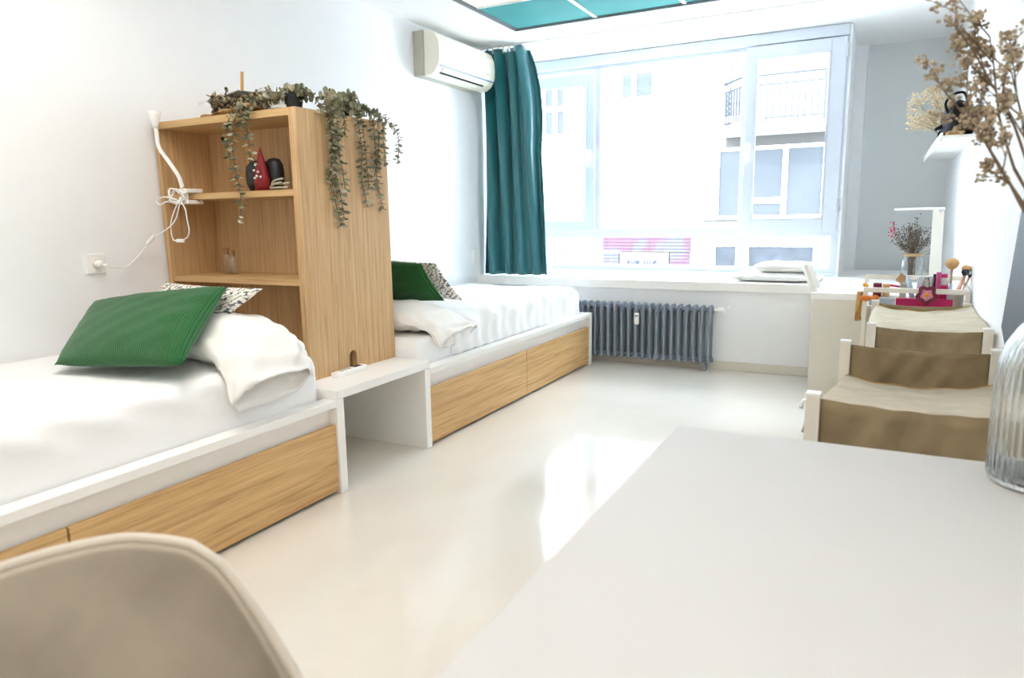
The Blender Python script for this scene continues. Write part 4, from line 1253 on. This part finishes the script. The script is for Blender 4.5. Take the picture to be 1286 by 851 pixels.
obj('strap', MB().tube(bez([(3.87, 5.60, 1.93), (3.845, 5.58, 2.0), (3.88, 5.57, 2.05), (3.94, 5.57, 2.06), (3.97, 5.58, 2.0)], 6), 0.008, 8), 'blackbag', bg, smooth=True)
obj('side_tab', MB().tube([(3.862, 5.66, 1.845), (3.832, 5.65, 1.862), (3.80, 5.64, 1.842)], [0.012, 0.013, 0.01], 8).tube([(3.85, 5.7, 1.80), (3.83, 5.68, 1.83), (3.822, 5.66, 1.80)], 0.008, 8), 'blackbag', bg, smooth=True)
mk('shelf_pebble', 'flat pale orange wooden disc in front of the black bag on the shelf', 'ornament', MB().lathe([(0.035, 0.0), (0.045, 0.008), (0.045, 0.02), (0.035, 0.028), (0.001, 0.03)], (0, 0, 0), 20).xf(Matrix.Translation((3.90, 5.465, 1.7825)) @ Matrix.Diagonal((1.1, 0.9, 1.0, 1))), 'stick', smooth=False)
df = thing('dried_flowers', 'spray of pale dried florets behind the black bag on the shelf', 'dried flowers', (3.88, 6.4, 1.782))
ms, mf = MB(), MB()
for i in range(16):
    e = Vector((3.77 + random.uniform(-0.09, 0.16), 6.45 + random.uniform(-0.12, 0.12), 2.08 + random.uniform(-0.12, 0.14)))
    s0 = Vector((3.93, 6.25, 1.785))
    mid = s0.lerp(e, 0.5) + Vector((0, 0, 0.03))
    ms.tube(bez([s0, mid, e], 4), 0.0017, 4)
    for q_ in range(64):
        mf.ball(e + rnd(0.05), random.uniform(0.004, 0.007), 6, 4)
obj('stems', ms, 'stem', df)
obj('florets', mf, 'paleflower', df)['kind'] = 'stuff'

# dark panel on the right wall
fp = thing('wall_board', 'dark slate framed board leaning at the right wall above the armchair', 'board', (4.0, 2.9, 0.72))
m = MB().box(-0.014, 0.014, -0.45, 0.0, 0.0, 1.0)
rotm = Matrix.Translation((3.985, 3.34, 0.85)) @ Matrix.Rotation(math.radians(23), 4, 'X')
obj('frame', m.xf(rotm), 'slate', fp, bevel=0.003)

# ------------------------------------------------------------------ front table
tb = thing('table', 'large white table in the foreground', 'table', (3.54, 0.85, 0))
def rrect(x0, x1, y0, y1, r, n=6):
    P_ = []
    for (cx_, cy_, a0) in ((x1 - r, y1 - r, 0), (x0 + r, y1 - r, PI / 2), (x0 + r, y0 + r, PI), (x1 - r, y0 + r, 1.5 * PI)):
        for i in range(n + 1):
            a_ = a0 + PI / 2 * i / n
            P_.append((cx_ + r * math.cos(a_), cy_ + r * math.sin(a_)))
    return P_
obj('tabletop', MB().prism(rrect(3.068, 4.02, -0.35, 1.857, 0.015), 0.70, 0.74, axis='z'), 'tabletop', tb, bevel=0.003)
for x in (3.10, 3.93):
    for y in (-0.31, 1.77):
        obj('leg', MB().box(x, x + 0.055, y, y + 0.055, 0, 0.6995), 'white', tb, bevel=0.003)
obj('apron', MB().box(3.156, 3.929, 1.78, 1.80, 0.62, 0.6995).box(3.156, 3.929, -0.29, -0.27, 0.62, 0.6995), 'white', tb)

# vase with tall dried stems
VX, VY = 3.862, 1.745
vs_ = thing('glass_vase', 'ribbed clear glass bottle vase on the front table', 'vase', (VX, VY, 0.7405))
prof = [(0.088, 0.0), (0.100, 0.006), (0.104, 0.02), (0.104, 0.215), (0.101, 0.25), (0.090, 0.29), (0.070, 0.325), (0.047, 0.352), (0.034, 0.378), (0.030, 0.41), (0.031, 0.45), (0.036, 0.46), (0.031, 0.462), (0.026, 0.45), (0.026, 0.41), (0.030, 0.376), (0.043, 0.35), (0.066, 0.322), (0.086, 0.287), (0.097, 0.25), (0.0995, 0.215), (0.0995, 0.024), (0.09, 0.014), (0.001, 0.012)]
pr2 = []
for (a0, z0), (a1, z1) in zip(prof, prof[1:]):
    for i in range(3): pr2.append((a0 + (a1 - a0) * i / 3, z0 + (z1 - z0) * i / 3))
pr2.append(prof[-1])
obj('vase', MB().lathe(pr2, (VX, VY, 0.7405), 264, rib=(0.009, 44)), 'ribglass', vs_, smooth=True)
br = thing('dried_branches', 'tall beige dried branches rising from the ribbed vase', 'dried branches', (VX, VY, 0.76))
ms, mf = MB(), MB()
random.seed(21)
def cluster(p, n, sp):
    for i in range(n):
        c_ = p + rnd(sp)
        mf.ball(c_, random.uniform(0.0025, 0.0052), 6, 4, (1, 1, random.uniform(0.6, 1)))
def twig(p, d_, L_, lev):
    pts = [p]
    q_ = p.copy(); dd = d_.normalized()
    n = 5
    for i in range(n):
        dd = (dd + rnd(0.10) + Vector((0, 0, 0.03))).normalized()
        q_ = q_ + dd * (L_ / n)
        pts.append(q_.copy())
    r0 = [0.0028, 0.0018, 0.0011, 0.0008][lev]
    ms.tube(pts, [r0 * (1 - 0.5 * i / n) for i in range(n + 1)], 5)
    if lev >= 2:
        cluster(pts[-1], random.randint(4, 6), 0.009)
        cluster(pts[3], random.randint(1, 3), 0.009)
    if lev < 3:
        for i in range(1, n + 1):
            if lev == 0 and i < 2: continue
            for s_ in range(1):
                if random.random() < (0.98, 0.9, 0.3)[lev]:
                    side = rnd(); side = (side - dd * side.dot(dd)).normalized()
                    twig(pts[i], dd * 0.8 + side * 0.6, L_ * random.uniform(0.3, 0.48), lev + 1)
for (e, s0) in (((3.645, 1.74, 1.55), 0), ((3.635, 1.75, 1.64), 0), ((3.67, 1.72, 1.70), 0), ((3.72, 1.76, 1.58), 0), ((3.76, 1.72, 1.74), 0), ((3.69, 1.70, 1.44), 0)):
    neckp = Vector((VX - 0.008 + random.uniform(-0.008, 0.008), VY + random.uniform(-0.01, 0.01), 1.195))
    b0 = Vector((VX + random.uniform(-0.04, 0.06), VY + random.uniform(-0.05, 0.05), 0.775))
    E_ = Vector(e)
    ms.tube(bez([b0, b0.lerp(neckp, 0.6), neckp, neckp.lerp(E_, 0.45) + Vector((0.0, 0, -0.01))], 5), 0.0032, 6)
    st_ = neckp.lerp(E_, 0.45) + Vector((0.0, 0, -0.01))
    twig(st_, E_ - st_, (E_ - st_).length * 0.95, 0)
obj('stems', ms, 'twig', br)
obj('buds', mf, 'buds', br)['kind'] = 'stuff'

# ------------------------------------------------------------------ foreground tub chair
fc = thing('tub_chair', 'taupe velvet tub chair in the foreground tucked to the table', 'chair', (2.78, 0.33, 0), 'dining chairs')
CYc = 0.30
def rim(s):
    """s from -1 (near arm) over the back (0) to 1 (far arm)"""
    a_ = s * 1.95
    hw = 0.355
    x = 2.95 - 0.40 * math.copysign(abs(math.cos(a_)) ** 0.75, math.cos(a_))
    y = CYc + hw * math.copysign(abs(math.sin(a_)) ** 0.62, math.sin(a_))
    z = 0.58
    T = ((2.50, 0.870), (2.62, 0.868), (2.69, 0.852), (2.735, 0.820), (2.79, 0.74), (2.84, 0.66), (2.91, 0.605), (3.05, 0.585), (3.3, 0.58))
    for (xa, za), (xb, zb) in zip(T, T[1:]):
        if xa <= x <= xb:
            z = za + (zb - za) * (x - xa) / (xb - xa)
    return Vector((x, y, z))
def shell(u, v):
    s = 2 * u - 1
    R_ = rim(s)
    low = Vector((2.98 + (R_.x - 2.98) * 0.72, CYc + (R_.y - CYc) * 0.74, 0.43))
    p_ = R_.lerp(low, v)
    bul = 0.035 * math.sin(PI * v)
    out = Vector((R_.x - 2.98, R_.y - CYc, 0)).normalized()
    return p_ + out * bul
obj('backrest', MB().grid(shell, 64, 20), 'velvet', fc, smooth=True, solid=0.032, bevel=0.012, seg=4)
obj('piping', MB().tube([shell(i / 60, 0.0) + Vector((0, 0, 0.004)) for i in range(61)], 0.008, 8), 'piping', fc, smooth=True)
obj('seat', MB().lathe([(0.001, 0.40), (0.24, 0.40), (0.265, 0.42), (0.265, 0.46), (0.24, 0.485), (0.001, 0.495)], (2.95, CYc, 0), 32), 'velvet', fc, smooth=True)
for sx in (-1, 1):
    for sy_ in (-1, 1):
        obj('leg', MB().tube([(2.95 + 0.15 * sx, CYc + 0.15 * sy_, 0.41), (2.95 + 0.22 * sx, CYc + 0.21 * sy_, 0.0)], [0.016, 0.010], 10), 'black', fc)

# ------------------------------------------------------------------ the building across the street
FY = 16.0
bd = thing('building', 'white rendered building across the street with balcony and shop shutter', 'building', (0, FY, -4))
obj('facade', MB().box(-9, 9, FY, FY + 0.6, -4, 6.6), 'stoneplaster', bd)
obj('brick_pier', MB().box(0.06, 0.50, FY - 0.08, FY - 0.001, 3.05, 6.2), 'brick', bd)
obj('brick_pier', MB().box(2.42, 2.9, FY - 0.08, FY - 0.001, 3.2, 6.2), 'brick', bd)
bal = obj('balcony', MB().prism([(0.30, FY - 0.001), (0.84, FY - 0.76), (2.55, FY - 0.76), (2.55, FY - 0.001)], 2.93, 3.10, axis='z'), 'stoneplaster', bd, bevel=0.01)
rl = MB()
YB = FY - 0.72
def bar(a_, b_, r_=0.02): rl.tube([a_, b_], r_, 6)
A0 = (0.36, FY - 0.04); A1 = (0.86, YB)
for z, r_ in ((4.02, 0.024), (3.84, 0.016), (3.2, 0.016)):
    bar((A1[0], YB, z), (2.40, YB, z), r_)
    bar((A0[0], A0[1], z), (A1[0], A1[1], z), r_)
for i in range(14):
    x = A1[0] + i * (2.40 - A1[0]) / 13
    bar((x, YB, 3.1 if i in (0, 4, 9, 13) else 3.2), (x, YB, 4.02 if i in (0, 13) else 3.84), 0.026 if i in (0, 13) else 0.015)
for i in range(7):
    f_ = i / 7
    bar((A0[0] + (A1[0] - A0[0]) * f_, A0[1] + (A1[1] - A0[1]) * f_, 3.1 if i == 0 else 3.2), (A0[0] + (A1[0] - A0[0]) * f_, A0[1] + (A1[1] - A0[1]) * f_, 4.02 if i == 0 else 3.84), 0.026 if i == 0 else 0.02)
obj('railing', rl, 'extrail', bal)
obj('soffit', MB().box(0.45, 2.50, FY - 0.10, FY - 0.001, 2.72, 2.929), 'extgrey', bd)
def far_window(x0, x1, z0, z1, bars_x=(), bars_z=(), pane_m='extpane'):
    fr_ = rect_frame(x0, x1, z0, z1, 0.07, 0.07, 0.07, 0.07, FY - 0.07, FY - 0.001)
    for bx in bars_x: fr_.box(bx - 0.05, bx + 0.05, FY - 0.07, FY - 0.001, z0 + 0.07, z1 - 0.07)
    for (bx0, bx1, bz) in bars_z: fr_.box(bx0, bx1, FY - 0.065, FY - 0.001, bz - 0.06, bz + 0.06)
    wf = obj('window', fr_, 'pvc', bd)
    obj('pane', MB().box(x0 + 0.07, x1 - 0.07, FY - 0.03, FY - 0.002, z0 + 0.07, z1 - 0.07), pane_m, wf)
far_window(0.25, 2.45, 1.22, 2.72, (0.85, 1.66), ((0.9, 1.61, 1.60),))
far_window(0.22, 0.80, 0.12, 0.70, (), (), 'extdark')
far_window(0.93, 2.36, 0.12, 0.70, (), (), 'extdark')
far_window(-1.96, -1.12, 3.88, 4.66, (-1.62,))
far_window(-4.1, -3.25, 3.2, 4.45, (-3.85, -3.55), ((-4.03, -3.32, 3.85),))
obj('sill_band', MB().box(0.03, 0.88, FY - 0.05, FY - 0.001, 1.155, 1.20), 'extgrey', bd)
obj('cornice', MB().box(-2.3, -0.84, FY - 0.02, FY - 0.001, 2.505, 2.525), 'extgrey', bd)
obj('louvre', MB().box(-3.6, -2.65, FY - 0.04, FY - 0.001, 0.45, 0.93), 'louvre', bd)
shp = obj('shop_shutter', MB().box(-2.36, -0.26, FY - 0.06, FY - 0.001, 0.50, 0.94).box(-2.33, -1.93, FY - 0.06, FY - 0.001, 0.20, 0.46).box(-0.72, -0.28, FY - 0.06, FY - 0.001, 0.18, 0.49), 'shutter', bd)
sg = obj('shop_sign', MB().box(-1.90, -0.74, FY - 0.08, FY - 0.001, 0.02, 0.49), 'signcream', bd)
GL = {'K': [((0, 0), (0, 1)), ((0, 0.5), (0.7, 1)), ((0, 0.5), (0.7, 0))], 'U': [((0, 1), (0, 0)), ((0, 0), (0.7, 0)), ((0.7, 0), (0.7, 1))],
      'R': [((0, 0), (0, 1)), ((0, 1), (0.7, 1)), ((0.7, 1), (0.7, 0.5)), ((0.7, 0.5), (0, 0.5)), ((0.2, 0.5), (0.7, 0))],
      'I': [((0.35, 0), (0.35, 1))], 'P': [((0, 0), (0, 1)), ((0, 1), (0.7, 1)), ((0.7, 1), (0.7, 0.5)), ((0.7, 0.5), (0, 0.5))]}
tx = MB()
x = -1.70
for ch_ in 'KUR UIP':
    if ch_ == ' ':
        x += 0.09; continue
    for (p0, p1) in GL[ch_]:
        tx.tube([(x + p0[0] * 0.085, FY - 0.085, 0.215 + p0[1] * 0.075), (x + p1[0] * 0.085, FY - 0.085, 0.215 + p1[1] * 0.075)], 0.010, 5)
    x += 0.105
obj('lettering', tx, 'letter', sg)
st_o = struct('street', MB().box(-9, 9, 8.2, 16, -4.1, -4.0), 'street', 'pale street between the buildings', 'street')

# ------------------------------------------------------------------ unseen ceiling lamps added as fill, and daylight
def unseen_lamp(x, y, power, lab, size=0.9):
    t = thing('unseen_lamp', lab, 'lamp', (x, y, H), 'unseen ceiling lamps')
    obj('housing', MB().box(x - size / 2 - 0.03, x + size / 2 + 0.03, y - size / 2 - 0.03, y + size / 2 + 0.03, H - 0.02, H), 'plastic', t, bevel=0.004)
    ld = bpy.data.lights.new('unseen_lamp_light', 'AREA')
    ld.shape = 'SQUARE'; ld.size = size; ld.energy = power; ld.color = (1.0, 0.955, 0.89)
    lo = bpy.data.objects.new('lamp_light', ld)
    col.objects.link(lo)
    lo.parent = t
    lo.location = (0, 0, -0.03)
unseen_lamp(1.25, 1.55, 9.0, 'unseen square ceiling lamp above the nearer bed')  # out of view, set from the slanting shade inside the bookcase
unseen_lamp(3.1, 0.3, 10, 'unseen square fill lamp added above the front table')  # added out of view to light the tub chair and table

sun = bpy.data.lights.new('Sun', 'SUN')
sun.energy = 3.0; sun.angle = 0.01; sun.color = (1.0, 0.97, 0.92)
so = bpy.data.objects.new('Sun', sun)
col.objects.link(so)
dirv = Vector((0.35, 0.75, -0.65)).normalized()
so.rotation_euler = dirv.to_track_quat('-Z', 'Y').to_euler()

wd = bpy.data.worlds.new('World')
sc.world = wd
wd.use_nodes = True
bgn = wd.node_tree.nodes['Background']
bgn.inputs['Color'].default_value = (0.80, 0.90, 1.0, 1)
bgn.inputs['Strength'].default_value = 10.0

sc.view_settings.view_transform = 'Standard'
sc.view_settings.look = 'None'
sc.view_settings.gamma = 1.0
sc.view_settings.use_curve_mapping = False
sc.view_settings.exposure = 1.5
cy_ = sc.cycles
cy_.use_denoising = True
cy_.max_bounces = 16
cy_.diffuse_bounces = 8
cy_.glossy_bounces = 6
cy_.transmission_bounces = 12
cy_.transparent_max_bounces = 24
cy_.sample_clamp_indirect = 6.0
cy_.caustics_reflective = False
cy_.caustics_refractive = True
